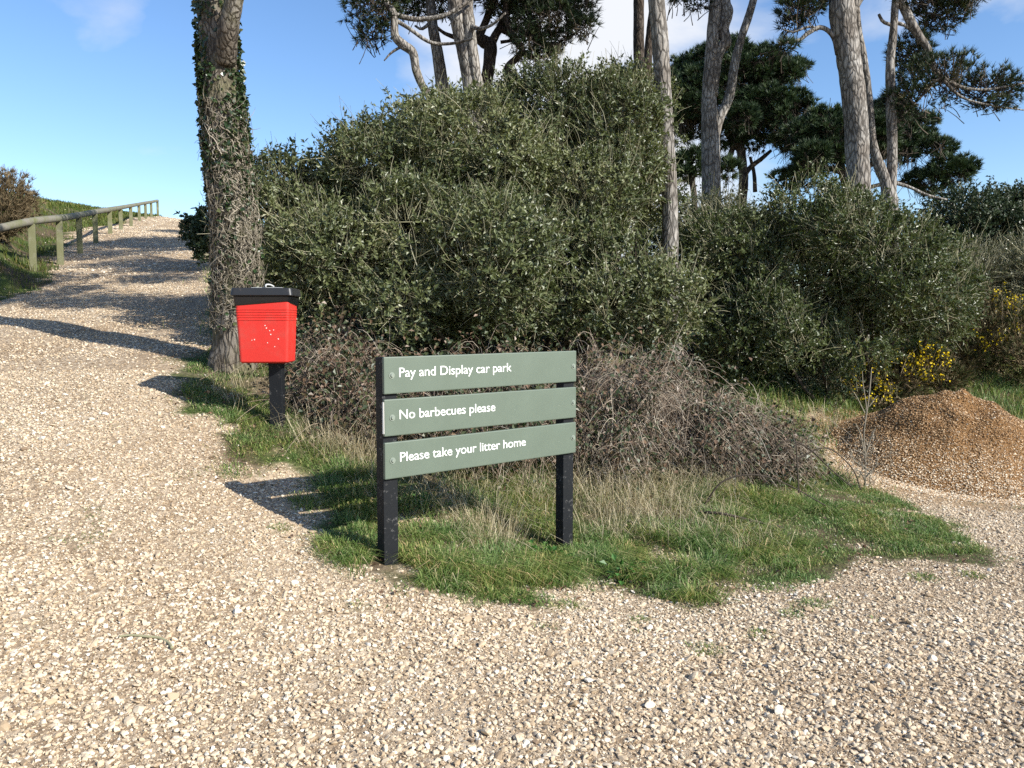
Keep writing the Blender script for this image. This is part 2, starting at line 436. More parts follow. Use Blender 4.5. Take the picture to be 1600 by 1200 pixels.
# ------------------------------------------------------------------ terrain
ctrl = []
def cpx(u, v, Y): p = at(u, v, Y); ctrl.append(tuple(p))
def cw(x, y, z): ctrl.append((x, y, z))
for x in (-3, -1.5, 0, 1.5, 3): cw(x, 1.0, 0.0 if x > -2 else .03)
for x, z in ((-2.4, .08), (-1.2, .02), (0, 0), (1.5, -.01), (3, 0)): cw(x, 3.0, z)
cw(-4, 3.5, .3); cw(-6, 5, .7); cw(-4.5, 6, .78); cw(5, 4, 0); cw(9, 5, 0); cw(6, -4, 0); cw(-6, -4, .2); cw(0, -6, 0)
cpx(605, 882, 4.80); cpx(882, 858, 5.80); cpx(432, 663, 6.6); cpx(360, 575, 7.8)
cpx(92, 410, 14.8); cpx(325, 406, 14.8); cpx(245, 338, 40); cpx(330, 351, 40); cpx(0, 472, 11.3)
cpx(171, 362, 22.5); cpx(202, 350, 29)
cw(1.6, 4.6, -.02); cw(2.6, 6.6, 0); cw(4.8, 9.0, 0); cw(7.5, 9, 0); cw(7, 6, 0); cw(12, 9, 0)
cw(0.3, 7.2, .33); cw(-.9, 7.4, .6); cw(.8, 9.2, .8); cw(-.5, 10, 1.3); cw(1.8, 8.0, .3); cw(3.0, 9.0, .2)
cw(2.5, 12.8, 1.75); cw(3, 15, 2.2); cw(6, 15, 1.9); cw(0, 14, 2.3); cw(-2, 14, 2.4); cw(3.6, 10.6, .75); cw(5.2, 10.6, .35); cw(6.5, 12, .75); cw(9, 13, .8); cw(10, 16, 1.3)
cw(8, 22, 1.2); cw(2, 22, 2.6); cw(-5, 22, 3.7); cw(12, 30, -.5); cw(4, 32, 1.5); cw(-6, 32, 4.8); cw(-3, 45, 4.5); cw(10, 50, -2)
cpx(123, 393, 16.8); cpx(148, 383, 18.8); cpx(188, 358, 24.3); cpx(217, 345, 31); cpx(236, 340, 37)
for _x, _y, _z in ((-11, 11, 2.0), (-12, 14.8, 2.75), (-14, 18.8, 3.5), (-17, 27.6, 5.0), (-21, 40, 6.8)): cw(_x, _y, _z)
cpx(240, 372, 20); cpx(300, 372, 20.5); cpx(265, 356, 30)
cw(-17, 58, 6.5); cw(-12, 58, 6.2); cw(-20, 80, 4.0)
ctrl = np.array(ctrl)
def _U(r): return np.where(r > 1e-6, r * r * np.log(np.maximum(r, 1e-6)), 0)
_n = len(ctrl)
K = _U(np.linalg.norm(ctrl[:, None, :2] - ctrl[None, :, :2], axis=-1)) + np.eye(_n) * 0.12
Pm = np.hstack([np.ones((_n, 1)), ctrl[:, :2]])
A = np.block([[K, Pm], [Pm.T, np.zeros((3, 3))]])
wts = np.linalg.solve(A, np.concatenate([ctrl[:, 2], np.zeros(3)]))
def tps(x, y):
    x = np.asarray(x, float); y = np.asarray(y, float); sh = x.shape
    x = x.ravel(); y = y.ravel(); res = np.empty(len(x))
    for a in range(0, len(x), 20000):
        xx = x[a:a + 20000]; yy = y[a:a + 20000]
        d = np.hypot(xx[:, None] - ctrl[None, :, 0], yy[:, None] - ctrl[None, :, 1])
        res[a:a + 20000] = _U(d) @ wts[:_n] + wts[_n] + wts[_n + 1] * xx + wts[_n + 2] * yy
    return res.reshape(sh)
def base_h(x, y):
    x = np.asarray(x, float); y = np.asarray(y, float)
    xc = np.clip(x, -24, 13); yc = np.clip(y, -5, 60)
    h = tps(xc, yc)
    far = np.hypot(x - xc, y - yc)
    # turf bank left of the rail
    fx = np.interp(yc, [5, 9, 11.2, 12.6, 14.2, 18, 22.5, 29, 40, 60], [-11.5, -7.9, -6.9, -7.0, -7.9, -10.1, -11.9, -13.8, -17.2, -22])
    dl = np.clip((fx - .15 - xc) * .85, 0, 20)
    hb = np.interp(yc, [6, 9, 12, 15, 18, 20, 24, 28, 32, 37, 42], [0.2, .7, 1.15, 1.3, 1.4, 1.32, 1.0, .62, .35, .15, 0])
    q = np.clip(dl / 1.5, 0, 1)
    h = h + hb * (q * q * (3 - 2 * q) * .85 + .15 * np.clip(dl / 4, 0, 1)) 
    return h - np.minimum(far * 0.10, 14)
HX = np.concatenate([np.arange(-26, -10, .25), np.arange(-10, 10, .08), np.arange(10, 16, .25)])
HY = np.concatenate([np.arange(-7, 1, .25), np.arange(1, 16, .08), np.arange(16, 62, .25)])
_gx, _gy = np.meshgrid(HX, HY, indexing='ij')
_H = base_h(_gx, _gy)
_H += (fbm(np.stack([_gx * .9, _gy * .9, _gx * 0], -1), 4) - .5) * .07 * np.clip((_gy - 2) / 4, .25, 2.2)
def height(x, y):
    x = np.asarray(x, float); y = np.asarray(y, float)
    xi = np.clip(x, HX[0], HX[-1] - 1e-6); yi = np.clip(y, HY[0], HY[-1] - 1e-6)
    i = np.clip(np.searchsorted(HX, xi, 'right') - 1, 0, len(HX) - 2); j = np.clip(np.searchsorted(HY, yi, 'right') - 1, 0, len(HY) - 2)
    fx = (xi - HX[i]) / (HX[i + 1] - HX[i]); fy = (yi - HY[j]) / (HY[j + 1] - HY[j])
    return (_H[i, j] * (1 - fx) + _H[i + 1, j] * fx) * (1 - fy) + (_H[i, j + 1] * (1 - fx) + _H[i + 1, j + 1] * fx) * fy
def onground(x, y): return np.array([x, y, float(height(x, y))])
def hit(u, v, Y0=1.2, Y1=55):
    d = ray(u, v); Y = np.linspace(Y0, Y1, 4000); p = CAM + d[None] * (Y / d[1])[:, None]
    below = np.nonzero(p[:, 2] < height(p[:, 0], p[:, 1]))[0]
    k = below[0] if len(below) else len(Y) - 1
    return p[k]

# regions (ground outlines traced from the photo, carried onto the terrain)
outline = [(338, 560), (305, 545), (265, 572), (255, 602), (278, 650), (318, 668), (332, 700), (345, 742), (395, 737), (425, 712), (450, 745), (500, 760), (445, 800),
           (515, 822), (490, 852), (535, 885), (580, 892), (603, 884), (618, 918), (700, 925), (770, 942), (830, 942), (900, 922), (965, 918), (1040, 948), (1130, 952),
           (1190, 915), (1290, 903), (1400, 885), (1480, 882), (1545, 880), (1585, 868), (1560, 850), (1510, 828), (1450, 792), (1385, 768), (1330, 752), (1300, 700), (1290, 655)]
VEG = [hit(u, v)[:2] for u, v in outline] + [np.array(p) for p in ((4.2, 9.9), (5.5, 10.4), (7.5, 10.9), (14, 10.5), (60, 10.5), (60, 70), (-6, 70), (-12, 50), (-13.2, 40), (-9.3, 26), (-6.6, 18), (-4.9, 13.5), (-3.9, 10.5), (-3.1, 8.4))]
VEG = np.array(VEG)
BANK = np.array([(-6.95, 11.2), (-7.1, 12.4), (-7.9, 14.4), (-9.7, 18), (-11.7, 22.5), (-13.6, 29), (-17.0, 40), (-22, 60), (-80, 60), (-80, 5), (-14, 5), (-8.4, 8.6)])
def inside(x, y, poly):
    x = np.asarray(x); y = np.asarray(y); r = np.zeros(x.shape, bool)
    px, py = poly[:, 0], poly[:, 1]
    for i in range(len(poly)):
        x0, y0, x1, y1 = px[i - 1], py[i - 1], px[i], py[i]
        if y0 == y1: continue
        c = ((y0 > y) != (y1 > y)) & (x < (x1 - x0) * (y - y0) / (y1 - y0) + x0)
        r ^= c
    return r
def jit(x, y, a=.12, s=3.0):
    q = np.stack([x * s, y * s, x * 0 + 2.5], -1); q2 = q + 31.7
    q3 = q * 4.3 + 5.1
    return x + (fbm(q, 3) - .5) * a * 2.4 + (fbm(q3, 2) - .5) * a * 1.6, y + (fbm(q2, 3) - .5) * a * 2.4 + (fbm(q3 + 9.1, 2) - .5) * a * 1.6
def in_veg(x, y, a=.16):
    jx, jy = jit(x, y, a); return inside(jx, jy, VEG)
def veg_score(x, y, r=.2):
    s_ = 0
    for k in range(8):
        a = k * math.pi / 4; rr = r * (1 if k % 2 else .5)
        s_ = s_ + inside(x + rr * math.cos(a), y + rr * math.sin(a), VEG)
    return s_ / 8 + (fbm(np.stack([x * 5, y * 5, x * 0 + 1.5], -1), 4) - .5) * 2.0 + (fbm(np.stack([x * 1.6, y * 1.6, x * 0 + 7], -1), 2) - .5) * .7
def in_bank(x, y, a=.3):
    jx, jy = jit(x, y, a, 1.5); return inside(jx, jy, BANK)
PILE = at(1505, 700, 9.2); PILE[2] = 0

def build_ground():
    ex = lambda a, b, n: a + (b - a) * (np.linspace(0, 1, n + 1)[1:]) ** 2
    xs = np.concatenate([ex(-26, -900, 14)[::-1], HX, ex(HX[-1], 900, 14)])
    ys = np.concatenate([ex(-7, -200, 8)[::-1], HY, ex(HY[-1], 1500, 16)])
    gx, gy = np.meshgrid(xs, ys, indexing='ij')
    gz = np.where((gx >= HX[0]) & (gx <= HX[-1]) & (gy >= HY[0]) & (gy <= HY[-1]), height(gx, gy), base_h(gx, gy))
    V = np.stack([gx, gy, gz], -1).reshape(-1, 3)
    nx, ny = gx.shape
    i = np.arange(nx - 1)[:, None] * ny; j = np.arange(ny - 1)[None]
    q = np.stack([i + j, i + ny + j, i + ny + j + 1, i + j + 1], -1).reshape(-1, 4)
    x, y = V[:, 0], V[:, 1]
    veg = np.maximum(np.clip((veg_score(x, y) - .55) * 2.2, 0, 1), in_bank(x, y).astype(float))
    # worn sandy shelf below the rail
    d = np.hypot((x - PILE[0]) / 1.9, (y - PILE[1]) / 1.5) + (fbm(np.stack([x * 2, y * 2, x * 0], -1), 3) - .5) * .5
    rust = np.clip(1.5 - d, 0, 1) * (1 - veg)
    o = npmesh('ground', V, [q], M['ground'], None, None, True, {'veg': veg, 'rust': rust})
    o['kind'] = 'structure'
build_ground()

# ------------------------------------------------------------------ gravel
def stone_shapes(sub, count):
    out = []
    for k in range(count):
        bm = bmesh.new(); bmesh.ops.create_icosphere(bm, subdivisions=sub, radius=1)
        v = np.array([w.co[:] for w in bm.verts]); f = np.array([[w.index for w in p.verts] for p in bm.faces]); bm.free()
        for c in range(9):
            n = rdir(1)[0]; d = rng.uniform(.38, .8); s = v @ n
            v = v - np.outer(np.maximum(s - d, 0), n)
        v = v * np.array([1, rng.uniform(.55, .95), rng.uniform(.28, .6)])
        out.append((v, f))
    return out
SH_HI = stone_shapes(2, 14); SH_LO = stone_shapes(1, 14)
def scatter_stones(acc, P, size, var, shapes, sink=.34):
    n = len(P); pick = rng.integers(0, len(shapes), n)
    for k, (sv, sf) in enumerate(shapes):
        ix = np.nonzero(pick == k)[0]
        if not len(ix): continue
        m = len(ix)
        a = rng.uniform(0, 2 * np.pi, m); t = rng.normal(0, .35, m); t2 = rng.normal(0, .35, m)
        ca, sa, ct, st, c2, s2 = np.cos(a), np.sin(a), np.cos(t), np.sin(t), np.cos(t2), np.sin(t2)
        Z = np.zeros(m); O = np.ones(m)
        Rz = np.stack([np.stack([ca, -sa, Z], -1), np.stack([sa, ca, Z], -1), np.stack([Z, Z, O], -1)], 1)
        Rx = np.stack([np.stack([O, Z, Z], -1), np.stack([Z, ct, -st], -1), np.stack([Z, st, ct], -1)], 1)
        Ry = np.stack([np.stack([c2, Z, s2], -1), np.stack([Z, O, Z], -1), np.stack([-s2, Z, c2], -1)], 1)
        Q = Rz @ Rx @ Ry
        v = np.einsum('mij,vj->mvi', Q, sv) * size[ix][:, None, None]
        v += P[ix][:, None, :]; v[..., 2] += (size[ix] * (.5 - sink))[:, None]
        nv = len(sv)
        f = (sf[None] + (np.arange(m) * nv)[:, None, None]).reshape(-1, 3)
        acc.add(v, [f], np.repeat(var[ix], len(sf)))
def pick_points(n, x0, x1, y0, y1):
    return rng.uniform(x0, x1, n), rng.uniform(y0, y1, n)
def visible(x, y, m=80):
    z = height(x, y) - CAM[2]
    dz = -sp * z + cp * y; u = 800 + F * x / np.maximum(dz, .1); v = 600 - F * (cp * z + sp * y) / np.maximum(dz, .1)
    return (dz > .3) & (u > -m) & (u < 1600 + m) & (v < 1200 + m)
gravel = Acc()
def gravel_band(y0, y1, dens, lo, hi, shapes, xl, xr, m=560, tail=2.0):
    n = int(dens * (xr - xl) * (y1 - y0))
    x, y = pick_points(n, xl, xr, y0, y1)
    k = visible(x, y, m); x, y = x[k], y[k]
    sc = veg_score(x, y); veg = (sc > .85) | in_bank(x, y)
    k = (~veg & (rng.random(len(x)) < 1.35 - sc * 1.15)) | (rng.random(len(x)) < .03); x, y = x[k], y[k]
    if lo > .007:
        cl = fbm(np.stack([x * 1.3, y * 1.3, x * 0 + 5], -1), 3); k = rng.random(len(x)) < np.clip((cl - .15) * 3, .45, 1); x, y = x[k], y[k]
    s = lo + (hi - lo) * rng.random(len(x)) ** tail
    P = np.stack([x, y, height(x, y)], -1)
    var = np.clip(rng.normal(.56, .24, len(x)) + (fbm(np.stack([x * .8, y * .8, x * 0 + 9], -1), 3) - .5) * .25, 0, 1)
    scatter_stones(gravel, P, s, var, shapes)
gravel_band(2.2, 4.4, 2600, .007, .020, SH_HI, -5, 5, tail=1.6)
gravel_band(2.2, 4.4, 8500, .003, .0075, SH_LO, -5, 5)
gravel_band(2.2, 7.5, 26, .022, .036, SH_HI, -6, 6)
gravel_band(4.4, 7.5, 2500, .007, .020, SH_LO, -8, 8)
gravel_band(4.4, 7.5, 3800, .004, .008, SH_LO, -8, 8)
gravel_band(7.5, 13, 1300, .008, .022, SH_LO, -10, 10)
gravel_band(13, 26, 260, .014, .035, SH_LO, -14, -3)
gravel_band(26, 42, 90, .02, .045, SH_LO, -19, -8)
g = gravel.build('gravel', M['stone']); g['kind'] = 'stuff'

# ------------------------------------------------------------------ car park sign
def lettering(text, height_m, mat, parent, loc):
    cu = bpy.data.curves.new('lettering', 'FONT'); cu.body = text; cu.size = 1; cu.extrude = 0.02; cu.offset = 0.0
    cu.resolution_u = 6; cu.space_character = 0.97
    o = bpy.data.objects.new('tmp', cu); COL.objects.link(o)
    dg = bpy.context.evaluated_depsgraph_get(); dg.update()
    me = bpy.data.meshes.new_from_object(o.evaluated_get(dg))
    bpy.data.objects.remove(o)
    n = len(me.vertices); v = np.empty(n * 3, np.float32); me.vertices.foreach_get('co', v); v = v.reshape(-1, 3)
    return me, v
sgL = at(597, 600, 4.78); sgR = at(897, 600, 5.79)
along = sgR - sgL; along[2] = 0; SW = float(np.linalg.norm(along)); along /= SW
yaw = math.atan2(along[1], along[0])
zt = at(597, 557.3, 4.78)[2]
sign = thing('car_park_sign', 'green slatted car park sign with three white-lettered boards on two black posts', 'sign', (sgL[0], sgL[1], 0), None, yaw)
bh, gap1 = .2165, .034
texts = ['Pay and Display car park', 'No barbecues please', 'Please take your litter home']
for k, tx in enumerate(texts):
    top = zt - k * (bh + gap1)
    bo = bmobj('board', box(SW, .022, bh, .006), M['board'], sign)
    bo.location = (SW / 2, -.011, top - bh / 2)
    bo.rotation_euler = (0, R((-.15, .1, -.1)[k]), 0)
    bo['label'] = 'green board reading ' + tx
    me, v = lettering(tx, .06, M['white'], bo, None)
    capr = .73; want = (.862, .724, .985)[k] * SW / 1.56
    w = v[:, 0].max() - v[:, 0].min()
    sx = want / w; sy = .056 / .70
    v[:, 0] = (v[:, 0] - v[:, 0].min()) * sx; v[:, 1] *= sy; v[:, 2] *= .06
    me.vertices.foreach_set('co', v.ravel()); me.update()
    me.materials.clear(); me.materials.append(M['white'])
    lo = new_obj('lettering', me, bo)
    lo.rotation_euler = (R(90), 0, 0); lo.location = (-SW / 2 + .102, -.0125, -.012)
    for sx_ in (.052, SW - .03):
        bm = bmesh.new(); bmesh.ops.create_cone(bm, cap_ends=True, segments=20, radius1=.0125, radius2=.009, depth=.008)
        bmesh.ops.rotate(bm, verts=bm.verts, cent=(0, 0, 0), matrix=Matrix.Rotation(R(90), 3, 'X'))
        b2 = bmesh.new(); bmesh.ops.create_cone(b2, cap_ends=True, segments=20, radius1=.019, radius2=.019, depth=.003)
        bmesh.ops.rotate(b2, verts=b2.verts, cent=(0, 0, 0), matrix=Matrix.Rotation(R(90), 3, 'X'))
        for v_ in bm.verts: v_.co.y -= .005
        tmp = bpy.data.meshes.new('t'); b2.to_mesh(tmp); b2.free(); bm.from_mesh(tmp); bpy.data.meshes.remove(tmp)
        bb = bmobj('bolt', bm, M['bolt'], bo); bb.location = (sx_ - SW / 2, -.0125, 0)
    if k == 1:
        ed = bmobj('chipped_edge', box(.004, .016, bh * .86, .001), M['board_edge'], bo); ed.location = (-SW / 2 - .0018, 0, 0)
for px in (.052, SW - .050):
    pw = sgL + along * px
    zg = float(height(pw[0], pw[1])) - .12
    po = bmobj('post', box(.098, .078, zt - zg - .004, .004), M['post_black'], sign)
    po.location = (px, .0405, (zt + zg) / 2 - .003)

# ------------------------------------------------------------------ dog bin
bp = hit(432, 664)
bp = at(421, 663, 6.6); bz = float(height(bp[0], bp[1])) + .04
binr = thing('waste_bin', 'red plastic waste bin with black lid on a black post beside the ivy-clad tree', 'bin', (bp[0], bp[1], bz), None, R(2))
def taper_box(w0, d0, w1, d1, z0, z1, bev=.012, ribs=None, open_top=False):
    bm = bmesh.new()
    zs = [z0, z1]
    rings = []
    prof = [(0, 0)]
    if ribs:
        a = []
        for rz in ribs: a += [(rz - .006, 0), (rz - .003, .0035), (rz + .003, .0035), (rz + .006, 0)]
        prof = [(z0, -.012), (z0 + .012, 0)] + a + [(z1, 0)]
    else: prof = [(z0, -.006), (z0 + .006, 0), (z1 - .006, 0), (z1, -.006)]
    def ring(z, off):
        t = (z - z0) / (z1 - z0); w = w0 + (w1 - w0) * t + 2 * off; d = d0 + (d1 - d0) * t + 2 * off
        pts = []
        r = .03 if not bev else bev * 2
        for cx, cy, a0 in ((1, 1, 0), (-1, 1, 90), (-1, -1, 180), (1, -1, 270)):
            for q in range(5):
                an = R(a0 + q * 22.5)
                pts.append((cx * (w / 2 - r) + r * math.cos(an), cy * (d / 2 - r) + r * math.sin(an), z))
        return [bm.verts.new(p) for p in pts]
    rs = [ring(z, o) for z, o in prof]
    for a, b in zip(rs[:-1], rs[1:]):
        n = len(a)
        for i in range(n): bm.faces.new((a[i], a[(i + 1) % n], b[(i + 1) % n], b[i]))
    bm.faces.new(rs[0][::-1]); bm.faces.new(rs[-1])
    return bm
bz0, bz1 = .475, .985
body = bmobj('body', taper_box(.378, .268, .42, .30, bz0, bz1, .012, [.815, .835, .855, .875, .895]), M['red'], binr)
lin = taper_box(.428, .308, .442, .322, .905, 1.0, .012)
for v in lin.verts:
    if v.co.z < .93: v.co.z += .016 * math.sin(v.co.x * 22) + (.045 if v.co.x > .16 else -.01) + .016 * math.sin(v.co.y * 30)
    n_ = .008 * math.sin(v.co.x * 60 + v.co.z * 90); v.co.x *= 1 + n_; v.co.y *= 1 + n_
bmobj('bin_liner', lin, M['liner'], binr)
lidt = taper_box(.482, .355, .462, .338, 1.0, 1.062, .014)
lid = bmobj('lid', lidt, M['blackplastic'], binr)
pl = bmobj('lid_plate', box(.24, .20, .006, .002), M['steel'], lid); pl.location = (.02, .02, 1.066)
acc = Acc()
hp = catmull([(.02, -.10, 1.066), (.02, -.10, 1.083), (.028, -.085, 1.09), (.05, -.07, 1.088), (.075, -.06, 1.074)], 12)
acc.add(*tube(hp, .007, 8)); acc.build('lid_handle', M['steel'], lid, True)
acc = Acc()
spots = [(-.085, .655), (-.065, .66), (.03, .75), (.055, .73), (.062, .70), (.085, .735), (.12, .665), (.09, .605), (.02, .77), (.035, .635)]
for sx, sz in spots:
    t_ = (sz - bz0) / (bz1 - bz0); yy = -(.268 + .032 * t_) / 2 - .0015
    r_ = rng.uniform(.003, .0055); th = np.linspace(0, 2 * np.pi, 9)[:-1]
    vv = np.array([(sx + r_ * math.cos(a), yy + .0005 * math.sin(a), sz + r_ * math.sin(a)) for a in th]); acc.add(vv, [np.arange(8)[None]])
acc.build('paint_chips', M['hole'], body)
pp = bmobj('post', box(.105, .10, bz0 + .45, .006), M['post_black'], binr); pp.location = (.06, .03, (bz0 + .40) / 2 - .24)

# ------------------------------------------------------------------ rail fence
fp = [(-12, 414, 12.4), (49, 405, 13.6), (92, 410, 14.8), (123, 393, 16.8), (148, 383, 18.8), (171, 364, 21.4), (188, 358, 24.3), (204, 351, 27.6), (217, 345, 31), (227, 342, 34), (236, 340, 37), (246, 339, 40)]
tops = [360, 347, 342, 337, 332, 328, 325, 322, 319.5, 317.5, 316, 314]
fr = at(92, 410, 14.8)
fence = thing('rail_fence', 'low weathered timber rail fence along the left edge of the gravel path', 'fence', (fr[0], fr[1], float(height(fr[0], fr[1]))))
tp = []
for (u, v, Y), tv in zip(fp, tops):
    t_ = at(u, tv, Y); b_ = at(u, v, Y)
    zg = min(float(height(t_[0], t_[1])), b_[2]) - .25
    bm = box(.105, .105, t_[2] - .03 - zg, .01)
    me_rot = Matrix.Rotation(R(25), 4, 'Z')
    for w in bm.verts: w.co = me_rot @ w.co + Vector((t_[0], t_[1], (t_[2] - .03 + zg) / 2))
    adopt(bmobj('post', bm, M['fence_post']), fence)
    tp.append(t_)
acc = Acc()
acc.add(*tube(catmull(np.array(tp) + np.array([0, 0, .01]), 80), .062, 12, .05, 3))
adopt(acc.build('rail', M['fence_top'], None, True), fence)

# ------------------------------------------------------------------ trees
def pxpath(pts, Y):
    """pts (u, v, width_px[, dY]) -> world points and radii"""
    P = []; r = []
    for q in pts:
        y = Y + (q[3] if len(q) > 3 else 0)
        P.append(at(q[0], q[1], y)); r.append(q[2] / 2 / ppm(y))
    return np.array(P), np.array(r)
def limb(acc, pts, Y, step=.06, sides=10, bark=.08, freq=6.0):
    P, r = pxpath(pts, Y)
    n = max(4, int(np.linalg.norm(np.diff(P, axis=0), axis=1).sum() / step))
    C = catmull(P, n); rr = np.interp(np.linspace(0, len(P) - 1, n), np.arange(len(P)), r)
    V, f = tube(C, rr, sides, bark, freq); acc.add(V, f)
    return C
def lobe(u, v, ru, rv, Y, ry=1.0):
    c = at(u, v, Y); k = ppm(Y); return (c, np.array([ru / k, ry * (ru + rv) / 2 / k, rv / k]))
def sample_lobes(lobes, dens, shell=(.55, 1.02), power=.5, under=1.0, nz=.35, nf=1.3):
    """points in the outer shell of a union of lobes; returns P, outward N"""
    Ps = []; Ns = []
    for k, (c, r) in enumerate(lobes):
        area = 4 * np.pi * ((r[0] * r[1]) ** 1.6 / 3 + (r[0] * r[2]) ** 1.6 / 3 + (r[1] * r[2]) ** 1.6 / 3) ** (1 / 1.6)
        n = int(area * dens); d = rdir(n)
        t = shell[0] + (shell[1] - shell[0]) * rng.random(n) ** power
        wob = 1 + nz * (fbm(d * nf * 1.5 + c * .7 + k * 7.7, 3) - .5) * 2
        p = c + d * r * (t * wob)[:, None]
        nn = unit(d / r)
        keep = np.ones(n, bool)
        for j, (c2, r2) in enumerate(lobes):
            if j != k: keep &= (((p - c2) / r2) ** 2).sum(1) > .42
        keep &= (d[:, 2] > -.25) | (rng.random(n) < under)
        Ps.append(p[keep]); Ns.append(nn[keep])
    return np.concatenate(Ps), np.concatenate(Ns)
def sublobes(lb, per, rlo, rhi, out=(.72, .95), low=-.45, flat=.85):
    res = []
    for k, (c, r) in enumerate(lb):
        n = max(4, int(per * 4 * np.pi * np.prod(r) ** (2 / 3)))
        for d in rdir(n):
            if d[2] < low: continue
            p = c + d * r * rng.uniform(*out)
            if any(j != k and (((p - c2) / r2) ** 2).sum() < .5 for j, (c2, r2) in enumerate(lb)): continue
            q = rng.uniform(rlo, rhi); res.append((p, np.array([q * rng.uniform(.85, 1.25), q * rng.uniform(.85, 1.25), q * flat])))
    return res
def pine_crown(root, lobes, dens, per, ln, wd, mat, twig=True, name='crown', up=.5, gapf=1.6, gap=.42, spread=.75, twig_mat='twig_dark', tl=.35, sub=None):
    if sub: lobes = sublobes(lobes, *sub)
    P, Nn = sample_lobes(lobes, dens, (.35, 1.05), .6, .6, .3)
    k = fbm(P * gapf, 3) > gap; P, Nn = P[k], Nn[k]
    D = unit(Nn * .7 + np.array([0, 0, up]) + .35 * rdir(len(P)))
    acc = Acc(); acc.add(*needles(P, D, per, ln, wd, spread))
    o = adopt(acc.build(name, M[mat]), root)
    if twig and len(P):
        cs = np.array([c for c, r in lobes]); i = np.argmin(((P[:, None] - cs[None]) ** 2).sum(-1), 1)
        back = unit(cs[i] - P + np.array([0, 0, -.2]) + .25 * rdir(len(P)))
        m = rng.random(len(P)) < .5; P, D, back = P[m], D[m], back[m]
        L_ = rng.uniform(.4, 1.3, len(P))[:, None] * tl
        acc = Acc(); acc.add(*twigs(P + back * L_, P + back * L_ * .4 + .22 * L_ * rdir(len(P)), P + D * .05, .009, .004, 3))
        adopt(acc.build('twigs', M[twig_mat]), root)
    return o

# --- ivy-clad pine by the bin
ROOT = {}
iv = at(362, 578, 7.8); iv[2] = height(iv[0], iv[1])
t = thing('ivy_clad_tree', 'thick trunk wrapped in ivy and bare ivy stems, standing behind the red bin', 'tree', iv)
acc = Acc()
P, r = pxpath([(366, 640, 140), (364, 590, 98), (366, 540, 80), (368, 480, 75), (370, 420, 74), (368, 360, 73), (362, 300, 73), (354, 230, 70), (347, 150, 68), (341, 80, 64), (336, 0, 62), (330, -120, 58), (322, -320, 50), (318, -560, 36), (330, -800, 20)], 7.8)
n = 230; TC = catmull(P, n); TR = np.interp(np.linspace(0, len(P) - 1, n), np.arange(len(P)), r) * .84
acc.add(*tube(TC, TR, 64, .10, 5))
limb(acc, [(352, 95, 34, -.1), (356, 50, 32, -.25), (366, 0, 28, -.35), (385, -90, 24, -.5), (430, -220, 18, -.7), (500, -330, 10, -.8)], 7.8, .05, 14, .1)
limb(acc, [(325, -260, 26), (250, -360, 20), (150, -430, 14), (60, -480, 8)], 7.8, .1, 10)
limb(acc, [(322, -380, 26), (420, -470, 18), (520, -560, 10)], 7.8, .1, 10, .08)
limb(acc, [(320, -450, 26, 0), (300, -520, 20, .7), (250, -640, 12, 1.5)], 7.8, .1, 10, .08)
limb(acc, [(322, -330, 26, 0), (480, -420, 20, -.2), (680, -440, 15, -.3), (880, -430, 10, -.3), (1040, -400, 6, -.4)], 7.8, .1, 10, .08)  # this limb and the next: added out of frame to shade the path
limb(acc, [(560, -435, 12, -.2), (640, -400, 9, .6), (740, -300, 6, 1.4)], 7.8, .1, 8, .08)
adopt(acc.build('trunk', M['bark_ivy'], None, True), t)
# ivy stems winding over the bark
acc = Acc(); la = Acc()
for k in range(330):
    z0 = rng.uniform(.2, .72); z1 = min(.86, z0 + rng.uniform(.05, .22)); m = 22
    zz = np.linspace(z0, z1, m) * (n - 1) * .62 + 12
    th = rng.uniform(0, 2 * np.pi) + np.cumsum(rng.normal(0, .11, m)) + rng.normal(0, .5) * np.linspace(0, 1, m)
    C = np.stack([np.interp(zz, np.arange(n), TC[:, i]) for i in range(3)], -1); rr = np.interp(zz, np.arange(n), TR)
    off = rr * 1.035 + np.abs(rng.normal(.006, .012)) + .012 * np.sin(np.linspace(0, rng.uniform(3, 9), m)) * rng.random()
    Q = C + np.stack([np.cos(th), np.sin(th), 0 * th], -1) * off[:, None]
    ht = z0
    if ht < .22 and rng.random() < .55: continue
    w = rng.uniform(.003, .008) * (1.3 if rng.random() < .15 else 1)
    V, f = tube(Q, np.linspace(w, w * .5, m), 4, 0, cap=False); acc.add(V, f, rng.random())
# loose stem fringe
nf = 2600
zi = rng.uniform(.2, .82, nf) * (n - 1) * .62 + 12; th = rng.uniform(0, 2 * np.pi, nf)
C = np.stack([np.interp(zi, np.arange(n), TC[:, i]) for i in range(3)], -1); rr = np.interp(zi, np.arange(n), TR)
d = np.stack([np.cos(th), np.sin(th), 0 * th], -1); tg = np.stack([-np.sin(th), np.cos(th), 0 * th], -1)
p0 = C + d * (rr * 1.02)[:, None]; up = np.array([0, 0, 1.0])
Lr = rng.uniform(.05, .15, nf)[:, None]; sw = rng.normal(0, .7, nf)[:, None]
acc.add(*twigs(p0, p0 + d * Lr * .4 + (tg * sw + up * rng.normal(0, .6, nf)[:, None]) * Lr * .5, p0 + d * Lr * rng.uniform(0, .4, nf)[:, None] + (tg * sw + up * rng.normal(0, .7, nf)[:, None]) * Lr, .0035, .0015, 4))
adopt(acc.build('ivy_stems', M['ivy_stem'], None, True), t)
nl = 15000
vi = rng.uniform(-60, 520, nl); th = rng.uniform(0, 2 * np.pi, nl)
TV = 600 - F * (cp * (TC[:, 2] - CAM[2]) + sp * TC[:, 1]) / (-sp * (TC[:, 2] - CAM[2]) + cp * TC[:, 1])
zi = np.interp(-vi, -TV, np.arange(n))
pr = fbm(np.stack([np.cos(th) * 1.7, np.sin(th) * 1.7, vi * .016], -1), 3)
